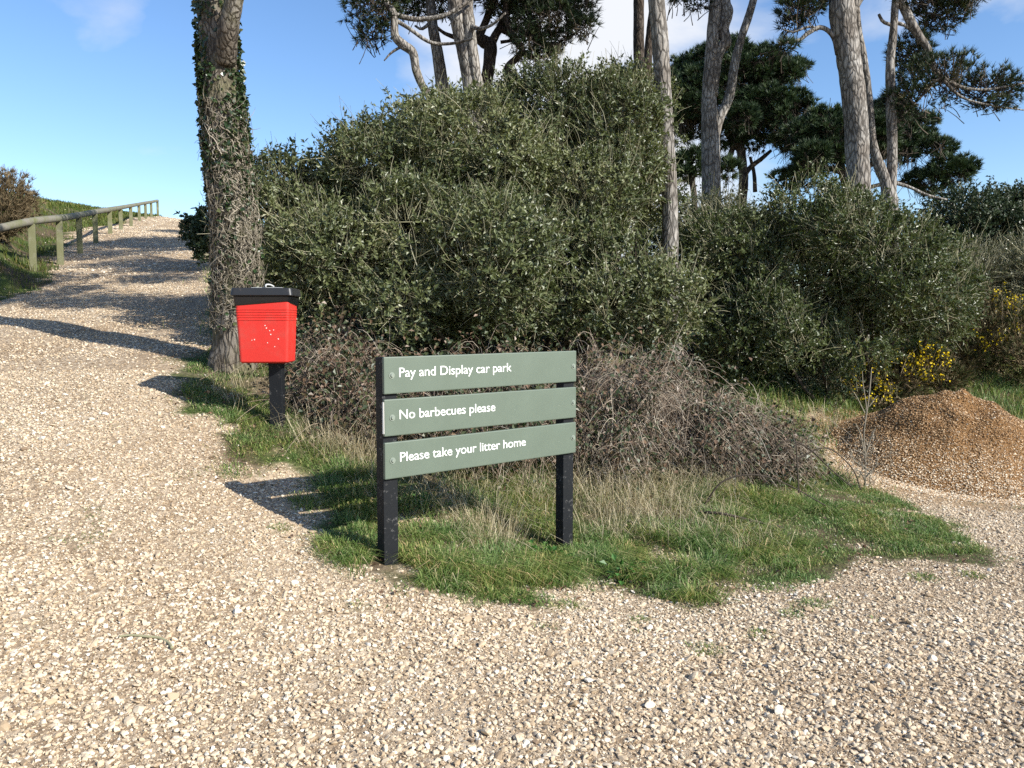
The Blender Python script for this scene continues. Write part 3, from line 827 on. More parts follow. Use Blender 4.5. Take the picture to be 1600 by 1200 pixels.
side = np.abs(np.cos(th)); left = np.clip(-np.cos(th), 0, 1)
dens = np.interp(vi, [-60, 40, 100, 200, 300, 380, 450, 520], [.22, .32, .55, .55, .38, .2, .08, .03]) * (.6 + .6 * side ** 2 + .5 * left ** 2)
k = (rng.random(nl) < dens * np.clip((pr - .3) * 4, 0, 1.5))
zi, th = zi[k], th[k]; nl = len(zi)
C = np.stack([np.interp(zi, np.arange(n), TC[:, i]) for i in range(3)], -1); rr = np.interp(zi, np.arange(n), TR)
d = np.stack([np.cos(th), np.sin(th), 0 * th], -1)
p = C + d * (rr * (1.03 + .17 * rng.random(nl) ** 2.5))[:, None]
la.add(*leaves(p, d * .5 + .7 * rdir(nl) + np.array([0, 0, -.4]), rng.uniform(.035, .06, nl), rng.uniform(.03, .05, nl), .15, d))
adopt(la.build('ivy_leaves', M['ivy']), t)
pine_crown(t, [lobe(120, -470, 210, 90, 7.8), lobe(330, -620, 240, 130, 8.2), lobe(520, -520, 200, 90, 7.6), lobe(230, -760, 200, 110, 8.6), lobe(430, -800, 180, 110, 7.4), lobe(20, -560, 130, 60, 8.0)],
           42, 14, .13, .012, 'pine', True)
pine_crown(t, [lobe(760, -430, 170, 55, 7.6), lobe(960, -420, 160, 60, 7.3), lobe(820, -330, 130, 40, 8.6), lobe(640, -420, 120, 50, 8.4), lobe(700, -300, 110, 40, 9.2), lobe(900, -320, 120, 36, 9.0), lobe(560, -330, 110, 40, 9.0)],
           120, 15, .14, .013, 'pine', True, gap=.4, gapf=1.3)  # unseen extra foliage on the added limbs, placed to dapple the path with shade

def tree(name, label, limbs, Y, bark='bark', crowns=(), group=None, sides=16, bk=.07, pc=None, ground_uv=None):
    P, r = pxpath(limbs[0], Y)
    b = P[0].copy(); b[2] = height(b[0], b[1])
    t = thing(name, label, 'tree', b, group)
    # carry the trunk into the ground
    l0 = list(limbs[0]); first = l0[0]
    acc = Acc()
    gp = np.array([P[0][0], P[0][1], b[2] - .2])
    if gp[2] < P[0][2]:
        V, f = tube(catmull([gp, P[0]], 12), np.linspace(r[0] * 1.25, r[0], 12), sides, bk); acc.add(V, f)
    for k, lb in enumerate(limbs):
        limb(acc, lb, Y, .05, sides if k == 0 else max(8, sides - 4), bk)
    adopt(acc.build('trunk', M[bark], None, True), t)
    if crowns:
        kw = dict(dens=100, per=18, ln=.14, wd=.011, mat='pine', gap=.36); kw.update(pc or {})
        pine_crown(t, [lobe(*c) for c in crowns], **kw)
    return t
GP = 'pines behind the large holly bush'
Y = 14.5
tree('pine_tree', 'slender crooked pine with kinked pale trunk, leftmost behind the big bush', [
    [(672, 150, 12), (660, 134, 12), (650, 108, 13), (645, 82, 14), (630, 70, 15), (617, 55, 13), (616, 25, 12), (606, 8, 11), (590, -15, 10), (560, -40, 7)],
    [(632, 70, 5), (612, 82, 4), (600, 95, 2)], [(616, 30, 7), (640, 45, 6), (672, 66, 6), (705, 68, 5), (740, 60, 3, -.4)], [(612, 22, 9), (650, 30, 8), (690, 25, 7), (720, 10, 6), (760, -20, 4)]],
    Y - .6, 'bark', [(582, 10, 48, 30, Y - .6), (585, 48, 32, 24, Y - .4), (610, -10, 60, 26, Y), (568, 64, 10, 9, Y - .5)], GP, 12)
tree('pine_tree', 'straight pale-barked pine, second from the left behind the big bush', [
    [(696, 150, 21), (690, 128, 20), (684, 85, 18), (677, 45, 16), (672, 0, 15), (666, -60, 14), (664, -180, 11), (670, -300, 6)],
    [(678, 30, 6), (660, 45, 5), (648, 40, 3)], [(672, -40, 8), (720, -90, 6), (760, -140, 3)]],
    Y, 'bark', [(650, -60, 70, 40, Y), (690, -190, 110, 60, Y), (640, 10, 34, 20, Y + .8), (760, -130, 60, 36, Y)], GP)
tree('pine_tree', 'stout pine with a fused double trunk of pale bark behind the big bush', [
    [(740, 150, 32), (735, 125, 28), (728, 80, 27), (718, 40, 26), (711, 0, 25), (704, -80, 22), (700, -200, 17), (706, -330, 9)],
    [(750, 150, 20, -.05), (744, 120, 18, -.08), (738, 80, 18, -.08), (732, 35, 20, -.06), (730, 0, 19, 0), (740, -60, 16), (765, -160, 12), (800, -260, 6)],
    [(735, 40, 8, -.1), (750, 45, 6, -.3), (770, 38, 4, -.5), (790, 20, 3, -.6)], [(712, 10, 9), (695, -15, 6), (670, -30, 4)]],
    Y - .3, 'bark', [(720, -120, 120, 50, Y), (800, -250, 130, 60, Y), (640, -230, 100, 50, Y - 1), (690, 8, 45, 18, Y + .6), (770, -10, 50, 24, Y + .3)], GP, 20, .08)
tree('pine_tree', 'dark gnarled pine with swollen crooked trunk right of the double trunk', [
    [(760, 150, 22), (761, 125, 20), (765, 95, 21), (766, 72, 23), (756, 65, 20), (748, 58, 16), (754, 45, 12), (762, 25, 11), (770, 0, 11), (775, -60, 9), (790, -130, 5)],
    [(766, 72, 17), (774, 55, 13), (782, 42, 12), (795, 15, 11), (812, -20, 10), (830, -70, 6)],
    [(784, 45, 12), (800, 55, 11), (816, 78, 10), (820, 84, 8)], [(782, 66, 6), (798, 64, 5), (808, 66, 4)], [(750, 60, 10), (720, 60, 9), (695, 52, 6), (680, 40, 4)]],
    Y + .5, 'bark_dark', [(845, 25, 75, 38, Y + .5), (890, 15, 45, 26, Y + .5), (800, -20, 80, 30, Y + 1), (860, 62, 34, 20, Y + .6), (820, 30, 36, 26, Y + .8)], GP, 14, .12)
tree('pine_tree', 'thin dark zigzag pine nearest the bush top right of centre', [
    [(806, 150, 14), (802, 128, 13), (793, 112, 12), (796, 102, 12), (810, 88, 11), (816, 78, 11), (806, 60, 10), (796, 45, 9), (790, 10, 8), (800, -50, 5)],
    [(852, 72, 12), (840, 55, 12), (828, 25, 10), (818, 0, 9), (820, -60, 5)], [(816, 80, 9), (836, 90, 7), (862, 84, 6), (872, 70, 9), (850, 74, 10)]],
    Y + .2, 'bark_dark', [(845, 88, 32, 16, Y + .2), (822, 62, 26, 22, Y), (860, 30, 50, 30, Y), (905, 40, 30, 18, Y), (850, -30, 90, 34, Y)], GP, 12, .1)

GR = 'tall pines on the bank to the right'
tree('pine_tree', 'straight dark pine trunk, left one of the close dark pair', [
    [(1001, 165, 17), (999, 120, 17), (998, 60, 17), (998, 0, 16), (997, -100, 15), (994, -260, 12), (996, -420, 6)]],
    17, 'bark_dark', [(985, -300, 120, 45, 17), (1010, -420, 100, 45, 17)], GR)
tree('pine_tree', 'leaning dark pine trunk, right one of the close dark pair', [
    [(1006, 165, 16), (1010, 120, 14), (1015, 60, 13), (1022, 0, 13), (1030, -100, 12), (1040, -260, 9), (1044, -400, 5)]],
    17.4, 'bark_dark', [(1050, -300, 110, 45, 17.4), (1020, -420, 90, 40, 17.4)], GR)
tree('pine_tree', 'slim grey pine trunk rising in front, right beside the big bush', [
    [(1050, 470, 31), (1047, 430, 27), (1047, 360, 25), (1046, 300, 25), (1042, 220, 24), (1036, 140, 25), (1031, 60, 26), (1026, 0, 25), (1020, -120, 22), (1012, -320, 16), (1010, -520, 8)], [(1016, -200, 12), (960, -250, 9), (860, -240, 6), (740, -225, 3)]],
    10.3, 'bark', [(1000, -620, 150, 60, 10.3), (1030, -760, 120, 60, 10.3), (880, -240, 150, 40, 10.3), (760, -235, 120, 36, 10.7), (940, -300, 100, 36, 9.9)], GR, 24)  # low left limb and its three lobes: unseen, added to shade the far path
tree('pine_tree', 'pine forking into three pale stems above the middle scrub', [
    [(1110, 330, 32), (1111, 290, 30), (1110, 220, 28), (1108, 150, 22), (1112, 80, 19), (1116, 30, 19), (1118, 0, 19), (1116, -120, 16), (1110, -300, 10)],
    [(1113, 150, 17), (1119, 100, 16), (1126, 75, 17), (1134, 66, 18), (1130, 45, 17), (1136, 20, 19), (1133, -5, 16), (1140, -90, 14), (1150, -220, 8)],
    [(1117, 215, 14), (1124, 185, 15), (1136, 160, 15), (1142, 140, 15), (1148, 100, 14), (1158, 60, 12), (1170, 25, 12), (1180, -10, 11), (1200, -80, 9), (1240, -180, 5)]],
    14.5, 'bark', [(1110, -220, 130, 50, 14.5), (1210, -190, 120, 45, 14.5), (1090, 5, 24, 12, 14.5), (1060, -10, 30, 14, 14.5)], GR, 20)
tree('pine_tree', 'broadest pale pine trunk with thick plated bark on the right', [
    [(1348, 350, 36), (1344, 320, 34), (1340, 250, 34), (1337, 180, 36), (1329, 110, 36), (1322, 60, 36), (1316, 20, 39), (1314, -20, 36), (1308, -140, 34), (1300, -300, 22), (1304, -420, 10)],
    [(1309, 85, 8), (1304, 62, 7), (1294, 48, 7), (1280, 43, 7), (1262, 52, 7), (1250, 62, 5), (1230, 66, 4), (1215, 72, 3)], [(1280, 45, 4), (1262, 42, 4), (1240, 50, 3), (1222, 45, 2)],
    [(1325, 20, 20), (1345, -10, 18), (1375, -60, 14), (1410, -140, 8)]],
    13.2, 'bark', [(1248, 12, 36, 20, 13.2), (1228, 74, 22, 13, 13.1), (1262, 0, 36, 16, 13.6), (1238, 38, 22, 10, 13.4), (1320, -60, 90, 32, 13.2), (1300, -300, 150, 60, 13.2), (1400, -190, 100, 40, 13.2)], GR, 28, .07,
    dict(dens=130, gap=.36))
tree('pine_tree', 'twin-stemmed pine with one long needled branch sweeping to the right', [
    [(1390, 345, 26), (1390, 315, 26), (1384, 285, 18), (1374, 260, 17), (1364, 225, 13), (1360, 180, 11), (1355, 130, 11), (1348, 85, 12), (1340, 40, 11), (1336, -40, 9)],
    [(1388, 320, 20), (1393, 285, 16), (1394, 220, 15), (1392, 160, 15), (1391, 100, 13), (1395, 60, 12), (1398, 20, 11), (1402, -40, 10), (1412, -150, 6)],
    [(1400, -25, 12), (1410, 5, 14), (1425, 38, 14), (1437, 58, 12), (1450, 78, 11), (1457, 100, 9), (1470, 118, 7), (1500, 135, 5), (1540, 140, 4), (1600, 130, 3)],
    [(1396, 40, 6), (1380, 34, 5), (1373, 22, 4)], [(1399, 35, 6), (1415, 40, 5), (1428, 48, 4)], [(1460, 108, 6), (1500, 150, 4), (1550, 165, 3), (1600, 172, 2)], [(1470, 118, 5), (1440, 150, 4), (1410, 180, 3)],
    [(1396, 285, 7), (1420, 292, 5), (1450, 305, 4), (1480, 312, 3)]],
    14, 'bark', [(1475, 125, 70, 38, 14), (1425, 160, 48, 30, 14), (1540, 140, 60, 34, 14.2), (1500, 165, 70, 22, 14), (1424, 85, 34, 34, 14.4), (1470, 22, 46, 26, 14.4), (1500, -10, 44, 24, 14.2), (1450, -20, 60, 30, 14), (1380, -150, 110, 45, 14)], GR, 18, .07,
    dict(dens=190, per=14, gap=.40, ln=.13, tl=.34))

GF = 'dense dark pines beyond the bank'
far = dict(dens=48, per=26, ln=.28, wd=.034, mat='pine_far', gap=.3, gapf=.9, tl=.7)
tree('dense_pine', 'dense dark pine with one broad rounded crown against the sky', [
    [(1158, 320, 16), (1162, 285, 15), (1160, 255, 14), (1156, 225, 13), (1150, 180, 10), (1150, 130, 6)],
    [(1160, 280, 8), (1172, 262, 8), (1190, 248, 7), (1205, 235, 5)], [(1160, 240, 8), (1145, 225, 7), (1132, 205, 5)], [(1180, 300, 7), (1178, 270, 6), (1172, 245, 5)], [(1128, 260, 9), (1142, 240, 9), (1145, 215, 8), (1130, 195, 6)]],
    27, 'bark_far', [(1148, 150, 75, 55, 27), (1100, 155, 48, 42, 27), (1205, 165, 52, 45, 27), (1090, 118, 38, 24, 27.5), (1215, 130, 40, 32, 27), (1180, 205, 62, 28, 26.5), (1245, 195, 32, 18, 26.5), (1150, 110, 60, 26, 27), (1075, 200, 20, 25, 27), (1255, 225, 30, 14, 26)], GF, 12, .08, dict(far, sub=(2.2, .32, .62, (.6, 1.0), -.5, .8), dens=52, gap=.33, ln=.21, wd=.03))
tree('dense_pine', 'low dark pine spreading flat behind the broad pale trunk', [
    [(1330, 330, 16), (1325, 300, 15), (1318, 275, 13), (1310, 240, 10), (1300, 215, 6)], [(1322, 290, 9), (1350, 265, 8), (1385, 245, 6), (1420, 235, 4)], [(1316, 270, 8), (1290, 262, 7), (1262, 262, 5)],
    [(1330, 300, 7), (1400, 285, 6), (1450, 300, 5), (1500, 305, 3)]],
    25, 'bark_far', [(1290, 228, 58, 34, 25), (1340, 215, 60, 30, 25), (1395, 232, 55, 30, 25), (1440, 225, 40, 22, 25), (1265, 255, 38, 22, 24.5), (1370, 175, 36, 28, 25.5), (1420, 195, 30, 26, 25.5), (1480, 272, 42, 14, 25), (1310, 190, 40, 18, 25), (1248, 210, 22, 16, 25), (1445, 285, 22, 10, 25), (1240, 275, 20, 14, 25)], GF, 12, .08, dict(far, sub=(2.0, .3, .55, (.5, 1.0), -.6, .65), dens=52, gap=.31, ln=.21, wd=.03))
tree('dense_pine', 'small distant pine crown just above the bush beside the dark trunk pair', [
    [(960, 190, 10), (960, 160, 9), (958, 130, 6)]], 28, 'bark_far', [(958, 130, 30, 20, 28), (985, 140, 26, 18, 28), (1000, 125, 20, 14, 28), (940, 140, 14, 12, 28)], GF, 10, .05, far)
tree('dense_pine', 'dark low pine seen in the gap left of the forked trunk', [
    [(1085, 310, 10), (1080, 270, 9), (1078, 240, 6)]], 24, 'bark_far', [(1080, 255, 26, 18, 24), (1062, 275, 22, 18, 24), (1135, 265, 18, 16, 24.5), (1100, 240, 18, 10, 24)], GF, 10, .05, far)

# ------------------------------------------------------------------ bushes
def bush(name, label, cat, lobes, dens=150, nleaf=11, ll=.05, lw=.03, leaf='holly', twigm='twig_pale', shoot=(.16, .36), tw=.0032, twf=.5, up=.28, holes=.36, hf=1.1, group=None, extra_twigs=0, stems=True, core=60, sub=None):
    lb = [lobe(*l) for l in lobes]
    cs = np.array([c for c, r in lb]); base = cs.mean(0); base[2] = height(base[0], base[1])
    t = thing(name, label, cat, base, group)
    P, Nn = sample_lobes(sublobes(lb, *sub) if sub else lb, dens, (.5, 1.0), .5, .6, .30, 2.0)
    h = fbm(P * hf * 1.7, 3)
    k = (h > holes) | (rng.random(len(P)) < .12); P, Nn = P[k], Nn[k]
    k = P[:, 2] > height(P[:, 0], P[:, 1]) + .03; P, Nn = P[k], Nn[k]
    # thin out what faces away from the path
    toc = unit(CAM - P); k = ((Nn * toc).sum(1) > -.35) | (rng.random(len(P)) < .35); P, Nn = P[k], Nn[k]
    if core:
        Pi, Ni = sample_lobes(lb, core, (.15, .6), .5, 1, .1)
        k = Pi[:, 2] > height(Pi[:, 0], Pi[:, 1]) + .03; P = np.concatenate([P, Pi[k]]); Nn = np.concatenate([Nn, Ni[k]])
    n = len(P)
    flow = np.stack([fbm(P * .8 + 3, 2), fbm(P * .8 + 13, 2), fbm(P * .8 + 23, 2)], -1) - .5
    D = unit(Nn * .8 + np.array([0, 0, up]) + .55 * rdir(n) + flow * 1.2)
    SL = rng.uniform(*shoot, n)
    acc = Acc()
    tt = rng.random((n, nleaf)) ** .75
    C = (P[:, None] + D[:, None] * (SL[:, None] * tt)[..., None]).reshape(-1, 3)
    Dl = unit(np.repeat(D, nleaf, 0) * .45 + .8 * rdir(n * nleaf) + np.array([0, 0, .12]))
    m = len(C)
    V, f, var = leaves(C, Dl, ll * rng.uniform(.6, 1.45, m), lw * rng.uniform(.7, 1.2, m), .22, np.repeat(D, nleaf, 0))
    shootv = np.repeat(rng.random(n), nleaf); pat = np.clip((fbm(np.repeat(P, nleaf, 0) * 1.3 + 50, 3) - .5) * 2.2 + .5, 0, 1); var = np.clip(.45 * var + .25 * shootv + .42 * pat - .06, 0, 1)
    acc.add(V, f, var)
    adopt(acc.build('foliage', M[leaf]), t)
    acc = Acc()
    k = rng.random(n) < twf; q = P[k]; d = D[k]; s = SL[k][:, None]; nk = len(q)
    acc.add(*twigs(q - d * s * .8, q + .05 * rdir(nk), q + d * s * rng.uniform(.8, 1.35, nk)[:, None] + .03 * rdir(nk), tw, tw * .45, 3))
    if extra_twigs:
        i = rng.integers(0, n, extra_twigs); q = P[i]; d = unit(D[i] * .6 + .5 * rdir(extra_twigs) + np.array([0, 0, .5])); l_ = rng.uniform(.2, .6, extra_twigs)[:, None]
        acc.add(*twigs(q - d * l_ * .3, q + d * l_ * .3 + .13 * rdir(extra_twigs), q + d * l_ * .8, tw * 1.1, tw * .4, 4))
    adopt(acc.build('twigs', M[twigm]), t)
    if stems:
        acc = Acc()
        for c, r in lb:
            for q in range(4):
                e = c + rdir(1)[0] * r * .7; b0 = np.array([base[0] + (c[0] - base[0]) * .7 + rng.normal(0, .15), base[1] + (c[1] - base[1]) * .7 + rng.normal(0, .15), 0])
                b0[2] = height(b0[0], b0[1]) - .1
                V, f = tube(catmull([b0, (b0 + e) / 2 + rng.normal(0, .12, 3), e], 14), np.linspace(.035, .010, 14), 6); acc.add(V, f)
        adopt(acc.build('stems', M['twig_dark'], None, True), t)
    return t
bush('holly_bush', 'huge rounded evergreen bush with small glossy leaves and pale twigs behind the sign', 'bush',
     [(565, 395, 145, 140, 9.6), (750, 320, 180, 160, 10.3), (890, 262, 112, 110, 10.6), (700, 455, 210, 115, 9.0), (875, 440, 110, 98, 9.5), (478, 330, 62, 72, 9.6), (940, 475, 60, 70, 9.2), (480, 440, 70, 90, 8.9),
      (650, 245, 82, 66, 10.2), (950, 240, 46, 90, 10.8), (870, 200, 68, 52, 10.8), (972, 168, 26, 30, 11.0), (925, 350, 56, 48, 10.4), (980, 295, 42, 52, 10.6), (1018, 500, 28, 40, 9.25), (565, 285, 52, 48, 10.0)],
     215, 12, .050, .031, 'holly', extra_twigs=6000, holes=.42, core=45, twf=.5, tw=.0036, sub=(2.3, .2, .52, (.7, 1.04)), shoot=(.12, .3))
bush('holly_bush', 'dark rounded evergreen bush left of the gorse, behind the brambles on the right', 'bush',
     [(1290, 432, 145, 108, 11), (1195, 420, 90, 75, 11.4), (1385, 465, 100, 100, 10.9), (1255, 520, 110, 60, 10.6), (1295, 372, 72, 48, 11.3), (1432, 470, 48, 58, 11.2)], 205, 12, .047, .029, 'holly_green', extra_twigs=2200, holes=.40, core=85, twf=.45, tw=.0036, sub=(2.3, .2, .5, (.7, 1.04)), shoot=(.12, .28))
bush('scrub_bush', 'olive scrubby bush at the foot of the forked pine', 'bush',
     [(1110, 362, 58, 48, 12.2), (1150, 372, 46, 38, 12.6)], 190, 11, .048, .024, 'holly_olive', extra_twigs=900, holes=.4)
bush('evergreen_bush', 'dark evergreen bush at the right edge below the long pine branch', 'bush',
     [(1520, 362, 85, 58, 15.5), (1590, 355, 75, 50, 15.8), (1462, 392, 42, 30, 15.2), (1640, 380, 80, 80, 15.5), (1560, 405, 80, 60, 15.3)], 190, 11, .06, .036, 'dark_leaf', extra_twigs=250)
bush('evergreen_bush', 'small dark shrub peeping out left of the ivy-clad trunk', 'bush',
     [(316, 360, 22, 24, 13.6), (326, 385, 16, 18, 13.4), (335, 350, 20, 25, 13.8)], 230, 12, .07, .045, 'dark_leaf', shoot=(.08, .2), stems=False)
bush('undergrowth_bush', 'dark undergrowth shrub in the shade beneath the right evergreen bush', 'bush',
     [(1130, 490, 70, 60, 12.6), (1190, 570, 70, 34, 10.8), (1290, 590, 60, 28, 10.6), (1040, 405, 66, 62, 12.8), (1110, 430, 60, 50, 13), (1070, 335, 40, 40, 12.8), (1000, 345, 40, 46, 12.2)], 110, 10, .05, .026, 'dark_leaf', holes=.42)  # dark leaf colour also paints in the shade of this hollow
bush('undergrowth_bush', 'twiggy grey-green shrub under the evergreen bush at the right edge', 'bush',
     [(1500, 440, 55, 45, 13.4), (1570, 440, 50, 40, 13.6), (1630, 450, 60, 60, 13.2)], 90, 8, .045, .022, 'holly_olive', 'twig_pale', (.3, .6), .005, 1.0, extra_twigs=1300, holes=.46)

def gorse(label, lobes, dens, flower, mat='gorse_spine', group='gorse bushes'):
    lb = [lobe(*l[:5]) for l in lobes]; base = np.mean([c for c, r in lb], 0); base[2] = height(base[0], base[1])
    t = thing('gorse_bush', label, 'bush', base, group)
    P, Nn = sample_lobes(lb, dens, (.4, 1.05), .6, .8, .3)
    k = (fbm(P * 2.6, 3) > .38) & (P[:, 2] > height(P[:, 0], P[:, 1])); P, Nn = P[k], Nn[k]
    D = unit(Nn * .8 + np.array([0, 0, .6]) + .4 * rdir(len(P)))
    acc = Acc(); acc.add(*needles(P, D, 16, .11, .011, .9)); adopt(acc.build('spiny_shoots', M[mat]), t)
    acc = Acc(); n = len(P); acc.add(*twigs(P - D * .3, P - D * .1 + .05 * rdir(n), P + D * .12, .006, .003, 3)); adopt(acc.build('twigs', M['gorse_dry']), t)
    if flower:
        f = fbm(P * 2.2 + 40, 3); k = (f > flower) & (Nn[:, 2] > -.2); Q = np.repeat(P[k] + D[k] * .06, 6, 0); Q = Q + rng.normal(0, .045, Q.shape)
        acc = Acc(); acc.add(*leaves(Q, rdir(len(Q)), .032, .03, .3)); adopt(acc.build('flowers', M['gorse_flower']), t)
    return t
gorse('yellow-flowering gorse bush just behind the heap of chippings', [(1445, 572, 48, 30, 11.0), (1400, 590, 50, 30, 10.9), (1480, 590, 40, 26, 11.1)], 160, .54)
gorse('tall gorse bush dotted with yellow flowers at the right edge', [(1545, 520, 70, 60, 12.2), (1600, 540, 60, 60, 11.9), (1520, 475, 40, 30, 12.6), (1500, 545, 42, 40, 12.0)], 150, .59)
gorse('sparse gorse with a few yellow flowers in shade left of the heap', [(1380, 628, 30, 24, 10.6), (1345, 610, 30, 24, 10.8)], 150, .56)
gorse('brownish gorse bush on the bank left of the rail fence', [(4, 318, 46, 50, 14.4), (-45, 320, 60, 70, 14.2), (34, 322, 24, 28, 14.6), (0, 345, 40, 28, 14.2)], 170, 0, 'gorse_dry')

# ------------------------------------------------------------------ brambles
def bramble(label, lobes, n, nleafy, pale=.5, runners=()):
    lb = [lobe(*l) for l in lobes]; base = np.mean([c for c, r in lb], 0); base[2] = height(base[0], base[1])
    t = thing('bramble_thicket', label, 'brambles', base, 'bramble thickets around the sign')
    vol = np.array([np.prod(r) for c, r in lb]) ** .7; pk = rng.choice(len(lb), n, p=vol / vol.sum())
    C = np.array([lb[i][0] for i in pk]); r = np.array([lb[i][1] for i in pk])
    d = rdir(n); P = C + d * r * (rng.random(n) ** .33)[:, None]
    g = height(P[:, 0], P[:, 1]); k = P[:, 2] > g - .05; k &= (fbm(P * 1.9 + 3, 3) > .43) | (rng.random(n) < .25); P, C, r, d = P[k], C[k], r[k], d[k]; n = len(P); g = g[k]
    a = rng.uniform(0, 2 * np.pi, n); h = np.stack([np.cos(a), np.sin(a), 0 * a], -1)
    ln = rng.uniform(.1, .4, n)[:, None]; z = np.array([0, 0, 1.0]); rise = rng.normal(.1, .55, n)[:, None]
    P2 = P + h * ln + z * (rise - .45) * ln; P1 = P + h * ln * .5 + z * (rise + .25) * ln + .3 * ln * rdir(n)
    acc = Acc(); V, f, var = twigs(P, P1, P2, rng.uniform(.0014, .0034, n), .0011, 5)
    var = np.clip(var * .75 + np.repeat(pale * rng.random(n), 15) * .5, 0, 1)
    acc.add(V, f, var)
    # long arching canes
    m = max(24, n // 70); i = rng.integers(0, n, m); q = P[i].copy(); q[:, 2] = height(q[:, 0], q[:, 1]) + (q[:, 2] - height(q[:, 0], q[:, 1])) * .4
    a2 = rng.uniform(0, 2 * np.pi, m); h2 = np.stack([np.cos(a2), np.sin(a2), 0 * a2], -1); l2 = rng.uniform(.5, 1.15, m)[:, None]; top = P[i][:, 2:3] - q[:, 2:3]
    acc.add(*twigs(q, q + h2 * l2 * .35 + z * (top * 1.5 + .28), q + h2 * l2 + z * top * rng.uniform(.3, 1.1, m)[:, None], .0042, .0018, 9))
    # upright stalks from the ground
    m = n // 9; i = rng.integers(0, n, m); B = P[i].copy(); B[:, 2] = height(B[:, 0], B[:, 1]); T = P[i] + rng.normal(0, .1, (m, 3)); 
    acc.add(*twigs(B, (B + T) / 2 + rng.normal(0, .16, (m, 3)), T + np.array([0, 0, .06]), .0034, .0018, 4))
    adopt(acc.build('stems', M['bramble_stem']), t)
    Lp = np.concatenate([P1, P2, P]); i = rng.integers(0, len(Lp), nleafy); Q = Lp[i] + rng.normal(0, .04, (nleafy, 3))
    k = (Q[:, 2] > height(Q[:, 0], Q[:, 1])) & (fbm(Q * 2.2, 3) > .4); Q = Q[k]
    acc = Acc(); acc.add(*leaves(Q, rdir(len(Q)) + np.array([0, 0, .1]), rng.uniform(.03, .06, len(Q)), rng.uniform(.024, .045, len(Q)), .2, np.tile([0.2, -.5, .8], (len(Q), 1))))
    adopt(acc.build('leaves', M['bramble_leaf']), t)
    for pts, Y in runners:
        acc = Acc(); limb(acc, pts, Y, .03, 5, 0); adopt(acc.build('runner', M['twig_dark']), t)
    return t
bramble('brown bramble thicket between the red bin and the sign', [(520, 625, 70, 75, 7.4), (480, 650, 36, 50, 7.2), (560, 660, 50, 55, 6.9), (535, 560, 60, 36, 7.9)], 4200, 11000, .4)
bramble('bramble thicket directly behind the sign boards', [(680, 625, 100, 58, 7.4), (820, 625, 110, 60, 7.5), (760, 680, 140, 52, 7.0)], 4600, 15000, .4)
bramble('wide pale tangled bramble thicket to the right of the sign', [(980, 655, 95, 74, 7.5), (1090, 680, 95, 64, 7.7), (1180, 708, 80, 46, 7.8), (1030, 605, 50, 40, 8.0), (1228, 715, 50, 34, 8.0), (960, 706, 70, 44, 7.1), (930, 585, 40, 34, 8.0)], 10500, 16000, .75,
    [([(1100, 790, 3), (1130, 752, 3), (1180, 742, 3), (1230, 757, 2), (1290, 790, 2)], 6.7), ([(1240, 720, 3), (1290, 700, 2), (1330, 730, 2), (1345, 765, 2)], 7.0),
     ([(1190, 730, 3), (1225, 690, 3), (1262, 700, 3), (1300, 735, 2), (1330, 760, 2)], 7.3), ([(1095, 800, 5, .1), (1130, 803, 5), (1180, 815, 4), (1220, 824, 4), (1252, 850, 2)], 6.3), ([(1248, 770, 3), (1246, 730, 3), (1244, 690, 2)], 7.0)])

# ------------------------------------------------------------------ grass
def scatter(n, x0, x1, y0, y1, test, m=300):
    x, y = pick_points(n, x0, x1, y0, y1); k = visible(x, y, m); x, y = x[k], y[k]; k = test(x, y); return x[k], y[k]
def P3(x, y): return np.stack([x, y, height(x, y) - .005], -1)
ga = Acc(); sa = Acc()
fr_ = lambda x, y: veg_score(x, y, .26) > rng.uniform(.35, 1.05, len(x))
x, y = scatter(420000, -4.5, 6.5, 4.2, 9.6, fr_)
cl = fbm(np.stack([x * 1.7, y * 1.7, x * 0], -1), 3); edge = inside(x, y - .22, VEG) & inside(x + .15, y, VEG) & inside(x - .15, y, VEG)
wear = fbm(np.stack([x * 2.3, y * 2.3, x * 0 + 4], -1), 3)
k = (rng.random(len(x)) < np.clip((cl - .28) * 3.5, .18, 1)) & ((wear > .36) | (x > .2)); x, y, cl, edge = x[k], y[k], cl[k], edge[k]
H = np.where(edge, .05 + .12 * np.clip(cl - .3, 0, 1) * 2, .035) * rng.uniform(.6, 1.4, len(x))
H = H * np.where(x > 2.0, .5, 1) * np.where(x < -1.1, .5, 1)
add_blades(ga, P3(x, y), H, rng.uniform(.4, 1.9, len(x)), rng.uniform(.003, .007, len(x)))
